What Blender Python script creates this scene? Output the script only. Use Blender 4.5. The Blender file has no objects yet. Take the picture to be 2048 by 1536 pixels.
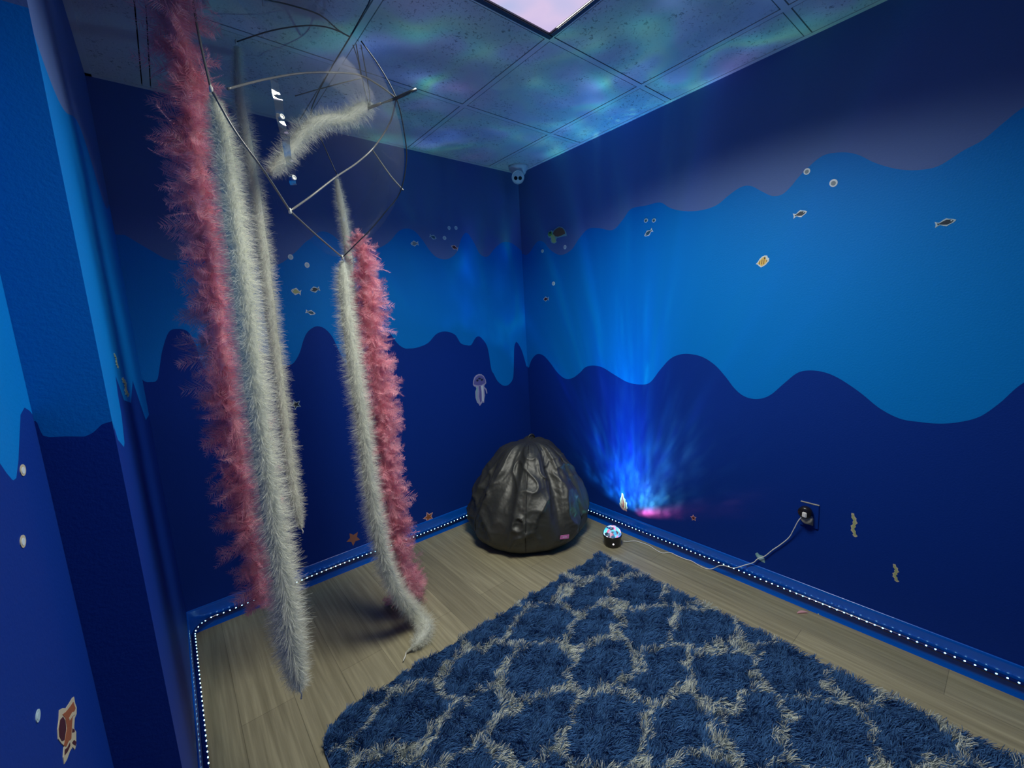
import bpy, bmesh, math, random
import numpy as np
from mathutils import Vector, Matrix, noise
# measured room data, metres
CAM = {'loc':[-2.1827,-2.4843,1.4265],'rot':[[0.7703,-0.6353,-0.0556],[0.1369,0.0796,0.9874],[0.6228,0.7682,-0.1483]],'f':839.03}
W = 2.2845
DEP = 1.359
XL = -2.385
WAVE = {'back_low':[[-2.313,1.329],[-2.296,1.294],[-2.28,1.253],[-2.259,1.246],[-2.235,1.252],[-2.216,1.318],[-2.198,1.385],[-2.164,1.464],[-2.131,1.476],[-2.098,1.465],[-2.081,1.422],[-2.072,1.374],[-2.061,1.301],[-2.029,1.249],[-1.977,1.255],[-1.92,1.298],[-1.86,1.343],[-1.805,1.338],[-1.765,1.295],[-1.722,1.262],[-1.689,1.261],[-1.665,1.272],[-1.632,1.32],[-1.604,1.388],[-1.579,1.429],[-1.543,1.454],[-1.514,1.456],[-1.482,1.437],[-1.45,1.388],[-1.417,1.289],[-1.374,1.212],[-1.315,1.22],[-1.243,1.332],[-1.19,1.397],[-1.145,1.407],[-1.108,1.389],[-1.068,1.328],[-1.028,1.296],[-0.991,1.29],[-0.935,1.292],[-0.857,1.315],[-0.789,1.369],[-0.719,1.382],[-0.646,1.355],[-0.607,1.296],[-0.563,1.278],[-0.521,1.275],[-0.488,1.312],[-0.461,1.331],[-0.427,1.318],[-0.379,1.246],[-0.357,1.085],[-0.339,1.05],[-0.323,1.017],[-0.306,0.989],[-0.284,0.967],[-0.257,0.948],[-0.218,0.942],[-0.188,0.954],[-0.163,0.977],[-0.151,1.007],[-0.142,1.072],[-0.129,1.206],[-0.117,1.251],[-0.101,1.265],[-0.077,1.24],[-0.045,1.179],[-0.011,1.065]],'back_up':[[-2.253,1.882],[-2.179,1.825],[-2.116,1.785],[-2.041,1.8],[-1.96,1.838],[-1.883,1.819],[-1.805,1.775],[-1.74,1.77],[-1.667,1.788],[-1.591,1.847],[-1.535,1.902],[-1.5,1.928],[-1.447,1.966],[-1.388,1.953],[-1.3,1.877],[-1.215,1.869],[-1.12,1.903],[-1.053,1.945],[-0.996,2.003],[-0.944,2.027],[-0.891,2.02],[-0.842,1.977],[-0.783,1.899],[-0.732,1.862],[-0.66,1.858],[-0.586,1.904],[-0.538,2.0],[-0.49,2.039],[-0.433,1.973],[-0.392,1.905],[-0.327,1.891],[-0.25,1.958],[-0.176,2.001],[-0.102,2.0],[-0.026,1.965],[-0.002,1.948]],'right_low':[[0.016,1.057],[0.044,1.109],[0.093,1.154],[0.139,1.167],[0.193,1.153],[0.254,1.106],[0.328,1.035],[0.401,0.996],[0.474,1.005],[0.546,1.048],[0.592,1.085],[0.658,1.102],[0.741,1.093],[0.84,1.049],[0.933,1.011],[1.023,1.003],[1.091,1.021],[1.157,1.099],[1.22,1.165],[1.279,1.192],[1.337,1.196],[1.406,1.182],[1.472,1.142],[1.524,1.088],[1.575,1.025],[1.623,0.991],[1.68,0.985],[1.735,1.01],[1.795,1.075],[1.843,1.123],[1.89,1.137],[1.946,1.131],[2.0,1.106],[2.069,1.055],[2.135,0.996],[2.197,0.963],[2.254,0.958],[2.308,0.96],[2.358,0.974],[2.405,1.001],[2.447,1.055],[2.494,1.13]],'right_up':[[0.013,1.924],[0.041,1.912],[0.087,1.923],[0.173,1.984],[0.24,1.972],[0.307,1.906],[0.402,1.858],[0.501,1.875],[0.574,1.936],[0.652,1.981],[0.736,1.97],[0.842,1.938],[0.915,1.98],[0.975,2.029],[1.071,2.025],[1.16,2.02],[1.222,1.977],[1.293,1.946],[1.382,1.928],[1.465,1.933],[1.524,1.965],[1.58,1.988],[1.624,1.981],[1.67,1.946],[1.714,1.915],[1.753,1.911],[1.785,1.934],[1.815,1.967],[1.844,1.992],[1.88,2.018],[1.913,2.027],[1.97,2.015],[2.016,1.99],[2.062,1.95],[2.112,1.916],[2.159,1.893],[2.203,1.882],[2.245,1.883],[2.301,1.915],[2.343,1.933],[2.385,1.971],[2.424,2.002]],'strip_low':[[-1.354,1.259],[-1.354,1.275],[-1.325,1.232],[-1.243,1.2],[-1.215,1.205],[-1.164,1.261],[-1.154,1.307],[-1.125,1.35],[-1.085,1.325],[-1.033,1.282],[-0.839,1.252]],'face_low':[[-2.382,1.296],[-2.379,1.268],[-2.371,1.263],[-2.351,1.26],[-2.326,1.254],[-2.314,1.259],[-2.299,1.273],[-2.284,1.276]],'near_low':[[-1.583,1.269],[-1.567,1.251],[-1.547,1.234],[-1.53,1.233],[-1.501,1.253],[-1.466,1.286],[-1.432,1.318],[-1.399,1.326],[-1.372,1.317],[-1.347,1.301]]}
DB = [['fish',-0.892,1.941,0.0275,0.0185],['fish',-0.756,1.991,0.0255,0.0155],['bubble',-0.671,1.992,0.0135,0.0125],['bubble',-0.63,2.059,0.0115,0.0125],['bubble',-0.576,2.064,0.012,0.0125],['fish',-0.599,1.936,0.0275,0.0165],['bubble',-1.615,1.823,0.013,0.014],['bubble',-1.539,1.785,0.0125,0.0145],['fish',-1.61,1.645,0.0245,0.0205],['fish',-1.514,1.656,0.0255,0.0175],['fish',-1.551,1.533,0.0255,0.0135],['starfish',-1.683,1.044,0.027,0.027],['jelly',-0.47,0.945,0.0615,0.1165],['starfish',-0.965,0.14,0.0405,0.0385],['starfish',-1.469,0.181,0.0405,0.0435]]
DR = [['turtle',0.376,1.995,0.0905,0.0525],['bubble',0.447,1.903,0.013,0.0145],['bubble',0.226,1.912,0.013,0.012],['bubble',0.324,1.673,0.015,0.014],['fish',0.241,1.571,0.0285,0.018],['fish',1.088,1.874,0.029,0.0165],['bubble',1.073,1.944,0.013,0.011],['bubble',1.123,1.934,0.0125,0.0105],['bubble',1.844,1.98,0.012,0.013],['bubble',1.939,1.908,0.0135,0.0155],['fish',1.826,1.813,0.026,0.0155],['fish',2.273,1.685,0.0265,0.014],['angel',1.683,1.634,0.028,0.026],['squid',0.888,0.207,0.032,0.06],['starfish',1.365,0.26,0.0175,0.0185],['shell',1.716,0.167,0.0235,0.022],['seaweed',2.079,0.474,0.0135,0.052],['seaweed',2.223,0.316,0.012,0.0365]]
DN = [['bubble',-1.491,1.236,0.015,0.009],['bubble',-1.57,1.146,0.0135,0.009],['bubble',-1.677,0.935,0.0105,0.007],['octopus',-1.568,0.832,0.0595,0.047]]
DS = [['seaweed',-1.041,1.383,0.0325,0.0195],['seaweed',-0.92,1.305,0.0775,0.0295]]
BOA = {'white_near':[[-2.0083,-1.15,2.0285,0.0062],[-2.0044,-1.15,1.9962,0.0282],[-2.0006,-1.15,1.8974,0.042],[-2.0029,-1.15,1.7141,0.0483],[-2.0054,-1.15,1.5218,0.0508],[-2.0114,-1.15,1.3202,0.052],[-2.0142,-1.15,1.1081,0.0533],[-2.0146,-1.15,0.8838,0.0562],[-2.012,-1.15,0.6612,0.0564],[-2.0163,-1.15,0.4811,0.0544],[-2.0102,-1.15,0.3709,0.0338],[-2.0101,-1.15,0.3359,0.0031]],'pink_near':[[-2.0505,-1.1,2.2786,0.0638],[-2.0558,-1.08,2.1886,0.0654],[-2.0442,-1.04,2.1195,0.0651],[-2.0407,-1.01,2.0359,0.0674],[-2.0547,-1.01,1.9324,0.0644],[-2.0533,-1.01,1.8038,0.0621],[-2.0448,-1.01,1.671,0.062],[-2.055,-1.01,1.5326,0.0627],[-2.0642,-1.01,1.3907,0.0686],[-2.0629,-1.01,1.2434,0.0647],[-2.0541,-1.01,1.0887,0.0677],[-2.0588,-1.01,0.9312,0.0642],[-2.056,-1.01,0.7654,0.0655],[-2.0521,-1.01,0.6008,0.0478]],'white_back':[[-1.8609,-0.72,2.3877,0.0219],[-1.8737,-0.72,2.2218,0.0358],[-1.869,-0.72,1.9817,0.0403],[-1.8688,-0.72,1.728,0.0431],[-1.8734,-0.72,1.4612,0.0423],[-1.8753,-0.72,1.2188,0.0414],[-1.8799,-0.72,0.9859,0.0422],[-1.8783,-0.72,0.7827,0.0391],[-1.8718,-0.72,0.6866,0.0217],[-1.868,-0.72,0.6577,0.003]],'white_front':[[-1.6242,-0.82,1.6864,0.0114],[-1.6272,-0.82,1.6439,0.0361],[-1.6313,-0.82,1.5414,0.044],[-1.6294,-0.82,1.3887,0.0485],[-1.6255,-0.82,1.2311,0.0513],[-1.6178,-0.82,1.0471,0.0503],[-1.6161,-0.82,0.8362,0.0512],[-1.6026,-0.81,0.6091,0.0527],[-1.5737,-0.79,0.4048,0.0524],[-1.5176,-0.77,0.2234,0.0523],[-1.4328,-0.728,0.06,0.0553],[-1.431,-0.8276,0.045,0.0533],[-1.4912,-0.8684,0.035,0.0425],[-1.5308,-0.8669,0.02,0.0089],[-1.5531,-0.8614,0.01,0.0044]],'pink_front':[[-1.5147,-0.705,1.8152,0.0247],[-1.4947,-0.705,1.7327,0.0563],[-1.4977,-0.705,1.5482,0.0656],[-1.4943,-0.705,1.3361,0.0711],[-1.4909,-0.705,1.116,0.0703],[-1.4964,-0.705,0.8894,0.0648],[-1.4882,-0.705,0.6507,0.0662],[-1.4728,-0.7,0.4218,0.0655],[-1.444,-0.67,0.2421,0.0677],[-1.3606,-0.5251,0.05,0.0635],[-1.4203,-0.5367,0.045,0.0519],[-1.4652,-0.492,0.03,0.0338]],'white_far':[[-1.5235,-0.56,2.0677,0.0171],[-1.5186,-0.56,1.983,0.0323],[-1.5111,-0.56,1.8804,0.0349],[-1.508,-0.56,1.754,0.0353],[-1.51,-0.56,1.5589,0.0358],[-1.5122,-0.56,1.3352,0.0364],[-1.5123,-0.56,1.1034,0.0371],[-1.5123,-0.56,0.8631,0.0377],[-1.5095,-0.56,0.6635,0.024]],'white_draped':[[-1.4684,-0.86,2.254,0.0281],[-1.5211,-0.87,2.2163,0.0531],[-1.5797,-0.88,2.1716,0.041],[-1.6364,-0.89,2.1512,0.0434],[-1.6915,-0.9,2.1219,0.0474],[-1.7355,-0.9,2.0809,0.045],[-1.7771,-0.9,2.0259,0.0428],[-1.8158,-0.9,1.9757,0.0406],[-1.852,-0.9,1.9391,0.0241]]}
SPH = [-1.795,-0.848,2.068,0.402]
RIBS = [[[-1.5834,-1.0095,2.3692],[-1.6144,-0.9934,2.3871],[-1.6734,-1.0127,2.3985],[-1.7541,-0.9966,2.4044],[-1.8481,-1.0005,2.3897],[-1.9457,-1.0391,2.3913]],[[-1.5834,-1.0095,2.3692],[-1.6086,-0.9607,2.4059],[-1.6405,-0.9062,2.4345],[-1.6842,-0.8381,2.4543],[-1.7593,-0.7521,2.4567],[-1.854,-0.678,2.4275]],[[-1.5834,-1.0095,2.3692],[-1.5689,-0.7714,2.3915],[-1.5928,-0.6319,2.3401],[-1.6027,-0.575,2.2918],[-1.5704,-0.5556,2.2282],[-1.5171,-0.5578,2.0815]],[[-1.5846,-1.0961,2.3142],[-1.5262,-1.0891,2.2599],[-1.4712,-1.0762,2.1875],[-1.4395,-1.0484,2.1029],[-1.4248,-1.0199,2.0194],[-1.4392,-0.9744,1.9183],[-1.4786,-0.9152,1.8566],[-1.531,-0.8946,1.7963],[-1.5876,-0.8785,1.741],[-1.6303,-0.8424,1.6957]],[[-1.5834,-1.0095,2.3692],[-1.5938,-1.1343,2.3562],[-1.579,-1.1846,2.3875],[-1.5811,-1.2382,2.4258]]]
HEMS = [[[-2.0134,-1.1824,2.0225],[-1.9753,-1.1823,1.9364],[-1.9168,-1.1651,1.853],[-1.8556,-1.115,1.7737]],[[-1.8556,-1.115,1.7737],[-1.7583,-0.9855,1.7426],[-1.6303,-0.8424,1.6957]],[[-1.8556,-1.115,1.7737],[-1.7765,-1.0443,1.8401],[-1.6674,-0.9773,1.9348],[-1.5659,-0.9189,2.0165],[-1.4834,-0.8943,2.0964],[-1.4371,-0.9405,2.1709],[-1.4712,-1.0762,2.1875]],[[-1.9816,-1.2013,2.0233],[-1.9168,-1.1304,2.0856],[-1.8494,-1.0554,2.1488],[-1.7491,-0.9979,2.2171],[-1.6436,-0.9611,2.2676],[-1.5464,-0.963,2.2878],[-1.4836,-0.985,2.2615],[-1.4712,-1.0762,2.1875]],[[-2.0134,-1.1824,2.0225],[-2.0147,-1.1444,2.1148],[-2.0135,-1.1069,2.2065],[-2.0066,-1.0492,2.337]],[[-1.5154,-0.9067,2.3219],[-1.5336,-0.9368,2.3506],[-1.5617,-0.9747,2.3698]],[[-1.4888,-0.8881,2.2342],[-1.5073,-0.8963,2.3125],[-1.5642,-1.0064,2.3565]],[[-1.4874,-0.8945,2.2354],[-1.4857,-0.8947,2.2861],[-1.5704,-1.06,2.3253]],[[-1.7224,-0.8196,2.2338],[-1.6241,-0.84,2.2792],[-1.526,-0.9335,2.2973]],[[-1.4314,-0.7482,2.1403],[-1.4181,-0.8592,2.0156],[-1.4307,-0.9833,1.926]]]
SHAFT = [[-1.4904,-0.8763,2.23],[-1.4689,-0.9481,2.2238],[-1.4714,-1.077,2.1887],[-1.4251,-1.1346,2.2049]]
STRAP = [[-1.8826,-1.2401,2.0549],[-1.8801,-1.2359,2.0054],[-1.875,-1.2261,1.9574],[-1.867,-1.2129,1.9154],[-1.8598,-1.1936,1.8732],[-1.8496,-1.168,1.8309]]
CROWNS = {'A':[-2.0134,-1.1824,2.0225],'B':[-1.8556,-1.115,1.7737],'C':[-1.6303,-0.8424,1.6957],'F':[-1.5171,-0.5578,2.0815],'T':[-1.854,-0.678,2.4275],'K':[-1.5834,-1.0095,2.3692]}
CABLE = [[-0.035,-1.9086,0.4772],[-0.03,-1.8849,0.4403],[-0.02,-1.8638,0.3841],[-0.012,-1.8427,0.3299],[-0.01,-1.8056,0.2756],[-0.01,-1.7741,0.2363],[-0.01,-1.7417,0.1905],[-0.01,-1.7079,0.1596],[-0.012,-1.6904,0.1335],[-0.015,-1.6513,0.1035],[-0.03,-1.6281,0.0884],[-0.036,-1.5982,0.0719],[-0.038,-1.5657,0.0697],[-0.045,-1.5374,0.0631],[-0.021,-1.488,0.012],[-0.0327,-1.4645,0.004],[-0.0342,-1.4226,0.004],[-0.021,-1.3699,0.004],[-0.0277,-1.3303,0.004],[-0.0292,-1.2847,0.004],[-0.0258,-1.2349,0.004],[-0.0615,-1.207,0.004],[-0.0593,-1.1623,0.004],[-0.045,-1.1121,0.004],[-0.0468,-1.0602,0.004],[-0.0589,-1.0137,0.004],[-0.0997,-0.9864,0.006],[-0.1209,-0.9716,0.012]]
OUTLET = [[1.879,0.524],[1.956,0.524],[1.906,0.496],[1.92,0.442],[1.899,0.464]]
CCTV = [[-0.0943,-0.1181,2.5],[-0.1083,-0.1226,2.42]]
FEATHER = [[-0.0572,-1.9203,0.003],[-0.0141,-1.9756,0.003]]

S = bpy.context.scene
COL = S.collection
CEIL = 2.5
# ---------------------------------------------------------------- camera
cd = bpy.data.cameras.new('camera'); cam = bpy.data.objects.new('camera', cd); COL.objects.link(cam)
cd.sensor_fit = 'HORIZONTAL'; cd.sensor_width = 36.0; cd.lens = CAM['f'] * 36.0 / 2048.0
cd.clip_start = 0.02
_r, _u, _f = [Vector(v) for v in CAM['rot']]
_m = Matrix((_r, _u, -_f)).transposed().to_4x4(); _m.translation = Vector(CAM['loc'])
cam.matrix_world = _m
S.camera = cam
# ---------------------------------------------------------------- world, view
wd = bpy.data.worlds.new('world'); S.world = wd; wd.use_nodes = True
wd.node_tree.nodes['Background'].inputs[0].default_value = (0.02, 0.03, 0.06, 1)
wd.node_tree.nodes['Background'].inputs[1].default_value = 0.2
S.view_settings.view_transform = 'Standard'
try: S.view_settings.look = 'None'
except Exception: pass
S.view_settings.exposure = -0.15
S.view_settings.gamma = 1.0
S.view_settings.use_curve_mapping = False
PANEL_POWER = 33.0      # the ceiling fixture's tubes, thrown downward by its lens
PANEL_GLOW = 0.9
PROJECTOR_POWER = 95.0
LED_STRENGTH = 16.0
S.cycles.max_bounces = 5
S.cycles.diffuse_bounces = 4
S.cycles.transparent_max_bounces = 12
S.cycles.sample_clamp_indirect = 3.0
S.cycles.use_denoising = True
S.cycles.use_adaptive_sampling = True
S.cycles.adaptive_threshold = 0.05

# ---------------------------------------------------------------- materials
class NT:
    def __init__(s, tree): s.t = tree; s.n = tree.nodes; s.l = tree.links
    def add(s, typ, **kw):
        n = s.n.new(typ)
        for k, v in kw.items():
            if k.startswith('i_'):
                n.inputs[int(k[2:]) if k[2:].isdigit() else k[2:].replace('_', ' ')].default_value = v
            else: setattr(n, k, v)
        return n
    def link(s, a, b): s.l.new(a, b)
    def math(s, op, a, b=None, clamp=False):
        n = s.n.new('ShaderNodeMath'); n.operation = op; n.use_clamp = clamp
        for i, v in enumerate((a, b)):
            if v is None: continue
            if isinstance(v, (int, float)): n.inputs[i].default_value = v
            else: s.l.new(v, n.inputs[i])
        return n.outputs[0]
    def ramp(s, fac, stops, mode='LINEAR'):
        n = s.n.new('ShaderNodeValToRGB'); n.color_ramp.interpolation = mode
        e = n.color_ramp.elements
        while len(e) > 1: e.remove(e[-1])
        e[0].position = stops[0][0]; e[0].color = (*stops[0][1], 1)
        for p, c in stops[1:]:
            q = e.new(p); q.color = (*c, 1)
        s.l.new(fac, n.inputs[0]); return n.outputs[0]

def mat(name, col, rough=0.5, metal=0.0, spec=0.5, bump=None, noise_col=None, emis=None, coat=0.0):
    m = bpy.data.materials.new(name); m.use_nodes = True
    nt = NT(m.node_tree); b = m.node_tree.nodes['Principled BSDF']
    b.inputs['Base Color'].default_value = (*col, 1); b.inputs['Roughness'].default_value = rough
    b.inputs['Metallic'].default_value = metal; b.inputs['Specular IOR Level'].default_value = spec
    b.inputs['Coat Weight'].default_value = coat
    tc = nt.add('ShaderNodeTexCoord')
    if noise_col:
        sc, c2, lo, hi = noise_col
        n = nt.add('ShaderNodeTexNoise', i_Scale=sc, i_Detail=4.0); nt.link(tc.outputs['Object'], n.inputs['Vector'])
        nt.link(nt.ramp(n.outputs[0], [(lo, col), (hi, c2)]), b.inputs['Base Color'])
    if bump:
        sc, st, dist = bump
        n = nt.add('ShaderNodeTexNoise', i_Scale=sc, i_Detail=3.0); nt.link(tc.outputs['Object'], n.inputs['Vector'])
        bp = nt.add('ShaderNodeBump', i_Strength=st, i_Distance=dist); nt.link(n.outputs[0], bp.inputs['Height'])
        nt.link(bp.outputs[0], b.inputs['Normal'])
    if emis:
        b.inputs['Emission Color'].default_value = (*emis[0], 1); b.inputs['Emission Strength'].default_value = emis[1]
    return m

def wall_paint(name, col):
    return mat(name, col, rough=0.55, spec=0.14, bump=(160, 0.25, 0.002))
M = {}
M['paint_top'] = wall_paint('paint_indigo', (0.098, 0.172, 0.42))
M['paint_mid'] = wall_paint('paint_azure', (0.0, 0.19, 0.62))
M['paint_low'] = wall_paint('paint_navy', (0.003, 0.032, 0.26))
M['base'] = mat('glossy_blue_vinyl', (0.0, 0.10, 0.58), rough=0.22, spec=0.7)

# ceiling tile: mineral fibre with fissures
def m_tile():
    m = mat('acoustic_tile', (0.62, 0.64, 0.62), rough=0.9, spec=0.2)
    nt = NT(m.node_tree); b = nt.n['Principled BSDF']; tc = nt.add('ShaderNodeTexCoord')
    n1 = nt.add('ShaderNodeTexNoise', i_Scale=85.0, i_Detail=3.0, i_Distortion=1.0); nt.link(tc.outputs['Object'], n1.inputs['Vector'])
    n2 = nt.add('ShaderNodeTexNoise', i_Scale=4.0, i_Detail=2.0); nt.link(tc.outputs['Object'], n2.inputs['Vector'])
    f = nt.ramp(n1.outputs[0], [(0.33, (0.45, 0.45, 0.45)), (0.42, (1, 1, 1))])
    g = nt.ramp(n2.outputs[0], [(0.45, (1, 1, 1)), (0.62, (0.0, 0.0, 0.0))])
    mx = nt.add('ShaderNodeMixRGB', blend_type='MIX'); nt.link(g, mx.inputs[0]); mx.inputs[1].default_value = (1, 1, 1, 1); nt.link(f, mx.inputs[2])
    mu = nt.add('ShaderNodeMixRGB', blend_type='MULTIPLY', i_0=1.0); mu.inputs[1].default_value = (0.62, 0.64, 0.62, 1); nt.link(mx.outputs[0], mu.inputs[2])
    nt.link(mu.outputs[0], b.inputs['Base Color'])
    n3 = nt.add('ShaderNodeTexNoise', i_Scale=120.0, i_Detail=3.0); nt.link(tc.outputs['Object'], n3.inputs['Vector'])
    bp = nt.add('ShaderNodeBump', i_Strength=0.5, i_Distance=0.004); nt.link(n3.outputs[0], bp.inputs['Height']); nt.link(bp.outputs[0], b.inputs['Normal'])
    return m
M['tile'] = m_tile()
M['grid'] = mat('ceiling_grid', (0.62, 0.64, 0.62), rough=0.6)
M['gap'] = mat('ceiling_gap', (0.01, 0.012, 0.015), rough=1.0)

def m_floor():
    m = mat('wood_vinyl', (0.3, 0.27, 0.2), rough=0.42, spec=0.4)
    nt = NT(m.node_tree); b = nt.n['Principled BSDF']; tc = nt.add('ShaderNodeTexCoord')
    mp = nt.add('ShaderNodeMapping'); nt.link(tc.outputs['Object'], mp.inputs[0]); mp.inputs['Scale'].default_value = (1, 1, 1)
    mp.inputs['Rotation'].default_value = (0, 0, math.pi / 2)
    br = nt.add('ShaderNodeTexBrick', offset=0.37, i_Scale=1.0); nt.link(mp.outputs[0], br.inputs['Vector'])
    br.inputs['Brick Width'].default_value = 1.2; br.inputs['Row Height'].default_value = 0.18
    br.inputs['Mortar Size'].default_value = 0.0012; br.inputs['Mortar Smooth'].default_value = 0.4
    br.inputs['Color1'].default_value = (0.85, 0.85, 0.85, 1); br.inputs['Color2'].default_value = (1.12, 1.12, 1.12, 1); br.inputs['Mortar'].default_value = (0.55, 0.55, 0.55, 1)
    m2 = nt.add('ShaderNodeMapping'); nt.link(tc.outputs['Object'], m2.inputs[0]); m2.inputs['Scale'].default_value = (60, 2.2, 1)
    n1 = nt.add('ShaderNodeTexNoise', i_Scale=1.0, i_Detail=6.0, i_Roughness=0.6, i_Distortion=0.4); nt.link(m2.outputs[0], n1.inputs['Vector'])
    g = nt.ramp(n1.outputs[0], [(0.3, (0.215, 0.192, 0.118)), (0.5, (0.285, 0.256, 0.162)), (0.72, (0.39, 0.352, 0.225))])
    mu = nt.add('ShaderNodeMixRGB', blend_type='MULTIPLY', i_0=1.0); nt.link(g, mu.inputs[1]); nt.link(br.outputs['Color'], mu.inputs[2])
    nt.link(mu.outputs[0], b.inputs['Base Color'])
    bp = nt.add('ShaderNodeBump', i_Strength=0.15, i_Distance=0.001); nt.link(n1.outputs[0], bp.inputs['Height']); nt.link(bp.outputs[0], b.inputs['Normal'])
    return m
M['floor'] = m_floor()

def fibre(name, col, col2=None, trans=0.35):
    m = bpy.data.materials.new(name); m.use_nodes = True; nt = NT(m.node_tree); nt.n.clear()
    o = nt.add('ShaderNodeOutputMaterial'); d = nt.add('ShaderNodeBsdfDiffuse'); t = nt.add('ShaderNodeBsdfTranslucent'); mx = nt.add('ShaderNodeMixShader', i_0=trans)
    if col2:
        g = nt.add('ShaderNodeNewGeometry')
        c = nt.ramp(g.outputs['Random Per Island'], [(0.0, col), (1.0, col2)])
        nt.link(c, d.inputs[0]); nt.link(c, t.inputs[0])
    else:
        d.inputs[0].default_value = (*col, 1); t.inputs[0].default_value = (*col, 1)
    nt.link(d.outputs[0], mx.inputs[1]); nt.link(t.outputs[0], mx.inputs[2]); nt.link(mx.outputs[0], o.inputs[0])
    return m
M['white_fur'] = fibre('white_marabou', (0.86, 0.88, 0.76), (0.97, 0.97, 0.88))
M['white_core'] = fibre('white_marabou_core', (0.84, 0.86, 0.76))
M['pink_fur'] = fibre('pink_feather', (0.95, 0.36, 0.46), (0.99, 0.64, 0.70), 0.5)
M['pink_core'] = fibre('pink_feather_core', (0.95, 0.48, 0.56))
M['rug_blue'] = fibre('rug_blue_yarn', (0.035, 0.10, 0.26), (0.075, 0.19, 0.42), 0.15)
M['rug_white'] = fibre('rug_cream_yarn', (0.42, 0.47, 0.44), (0.85, 0.88, 0.78), 0.2)
M['rug_base'] = mat('rug_backing', (0.03, 0.08, 0.2), rough=0.95)
M['bag'] = mat('black_nylon', (0.036, 0.037, 0.029), rough=0.48, spec=0.7, bump=(9, 0.4, 0.03))
M['seam'] = mat('bag_seam', (0.004, 0.004, 0.004), rough=0.7)
M['pink_tag'] = mat('pink_label', (0.75, 0.22, 0.5), rough=0.5)
M['tag_print'] = mat('label_print', (0.95, 0.75, 0.9), rough=0.5)
M['metal_dark'] = mat('dark_steel', (0.10, 0.11, 0.12), rough=0.3, metal=0.9)
M['frame'] = mat('light_frame', (0.10, 0.10, 0.11), rough=0.35, metal=0.6)
M['cctv'] = mat('white_plastic', (0.82, 0.86, 0.86), rough=0.35)
M['black_glass'] = mat('black_lens', (0.004, 0.004, 0.005), rough=0.08)
M['green_glass'] = mat('dark_green_lens', (0.005, 0.03, 0.03), rough=0.1)
M['black_plastic'] = mat('black_plastic', (0.012, 0.011, 0.014), rough=0.25)
M['grey_plastic'] = mat('beige_plastic', (0.42, 0.40, 0.34), rough=0.5)
M['white_cable'] = mat('white_cable', (0.85, 0.85, 0.82), rough=0.4)
M['string'] = mat('white_string', (0.75, 0.74, 0.66), rough=0.8)
M['rope_tube'] = mat('clear_blue_tube', (0.004, 0.012, 0.10), rough=0.12, spec=0.7)
M['led'] = mat('led_chip', (0.3, 0.8, 1.0), rough=0.4, emis=((0.30, 0.78, 1.0), LED_STRENGTH))

def film(name, tint, haze, gloss, rough):
    m = bpy.data.materials.new(name); m.use_nodes = True; nt = NT(m.node_tree); nt.n.clear()
    o = nt.add('ShaderNodeOutputMaterial'); t = nt.add('ShaderNodeBsdfTransparent'); t.inputs[0].default_value = (*tint, 1)
    g = nt.add('ShaderNodeBsdfGlossy', i_Roughness=rough); d = nt.add('ShaderNodeBsdfDiffuse'); d.inputs[0].default_value = (0.7, 0.75, 0.75, 1)
    fr = nt.add('ShaderNodeFresnel', i_IOR=1.3); tc = nt.add('ShaderNodeTexCoord')
    n = nt.add('ShaderNodeTexNoise', i_Scale=9.0, i_Detail=2.0); nt.link(tc.outputs['Object'], n.inputs['Vector'])
    bp = nt.add('ShaderNodeBump', i_Strength=0.25, i_Distance=0.02); nt.link(n.outputs[0], bp.inputs['Height']); nt.link(bp.outputs[0], g.inputs['Normal'])
    a = nt.add('ShaderNodeMixShader', i_0=haze); nt.link(t.outputs[0], a.inputs[1]); nt.link(d.outputs[0], a.inputs[2])
    b = nt.add('ShaderNodeMixShader'); nt.link(nt.math('MULTIPLY', fr.outputs[0], gloss, True), b.inputs[0]); nt.link(a.outputs[0], b.inputs[1]); nt.link(g.outputs[0], b.inputs[2])
    nt.link(b.outputs[0], o.inputs[0]); return m
M['film'] = film('clear_pvc_film', (0.95, 0.96, 0.97), 0.020, 0.11, 0.12)
M['strap'] = film('clear_pvc_strap', (0.8, 0.85, 0.85), 0.06, 14.0, 0.04)
M['hem'] = mat('clear_pvc_hem', (0.16, 0.16, 0.155), rough=0.2, spec=0.8)

# ---------------------------------------------------------------- object helpers
def link(o, parent=None):
    COL.objects.link(o)
    if parent is not None: o.parent = parent
    return o
def obj(name, me, m=None, parent=None, smooth=False):
    """me: Mesh or BMesh -> one linked object"""
    if isinstance(me, bmesh.types.BMesh):
        bm = me; me = bpy.data.meshes.new(name); bm.to_mesh(me); bm.free()
    if m is not None and not me.materials:
        for q in (m if isinstance(m, (list, tuple)) else [m]): me.materials.append(q)
    if smooth: me.polygons.foreach_set('use_smooth', [True] * len(me.polygons))
    return link(bpy.data.objects.new(name, me), parent)
def tag(o, label=None, cat=None, group=None, kind=None):
    if label: o['label'] = label
    if cat: o['category'] = cat
    if group: o['group'] = group
    if kind: o['kind'] = kind
    return o
def empty(name, loc=(0, 0, 0), rot=None):
    o = bpy.data.objects.new(name, None); COL.objects.link(o); o.empty_display_size = 0.05
    o.location = loc
    if rot: o.rotation_euler = rot
    return o
def mesh_from(name, V, F):
    me = bpy.data.meshes.new(name); me.from_pydata([tuple(v) for v in V], [], [tuple(f) for f in F]); me.update(); return me
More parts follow.
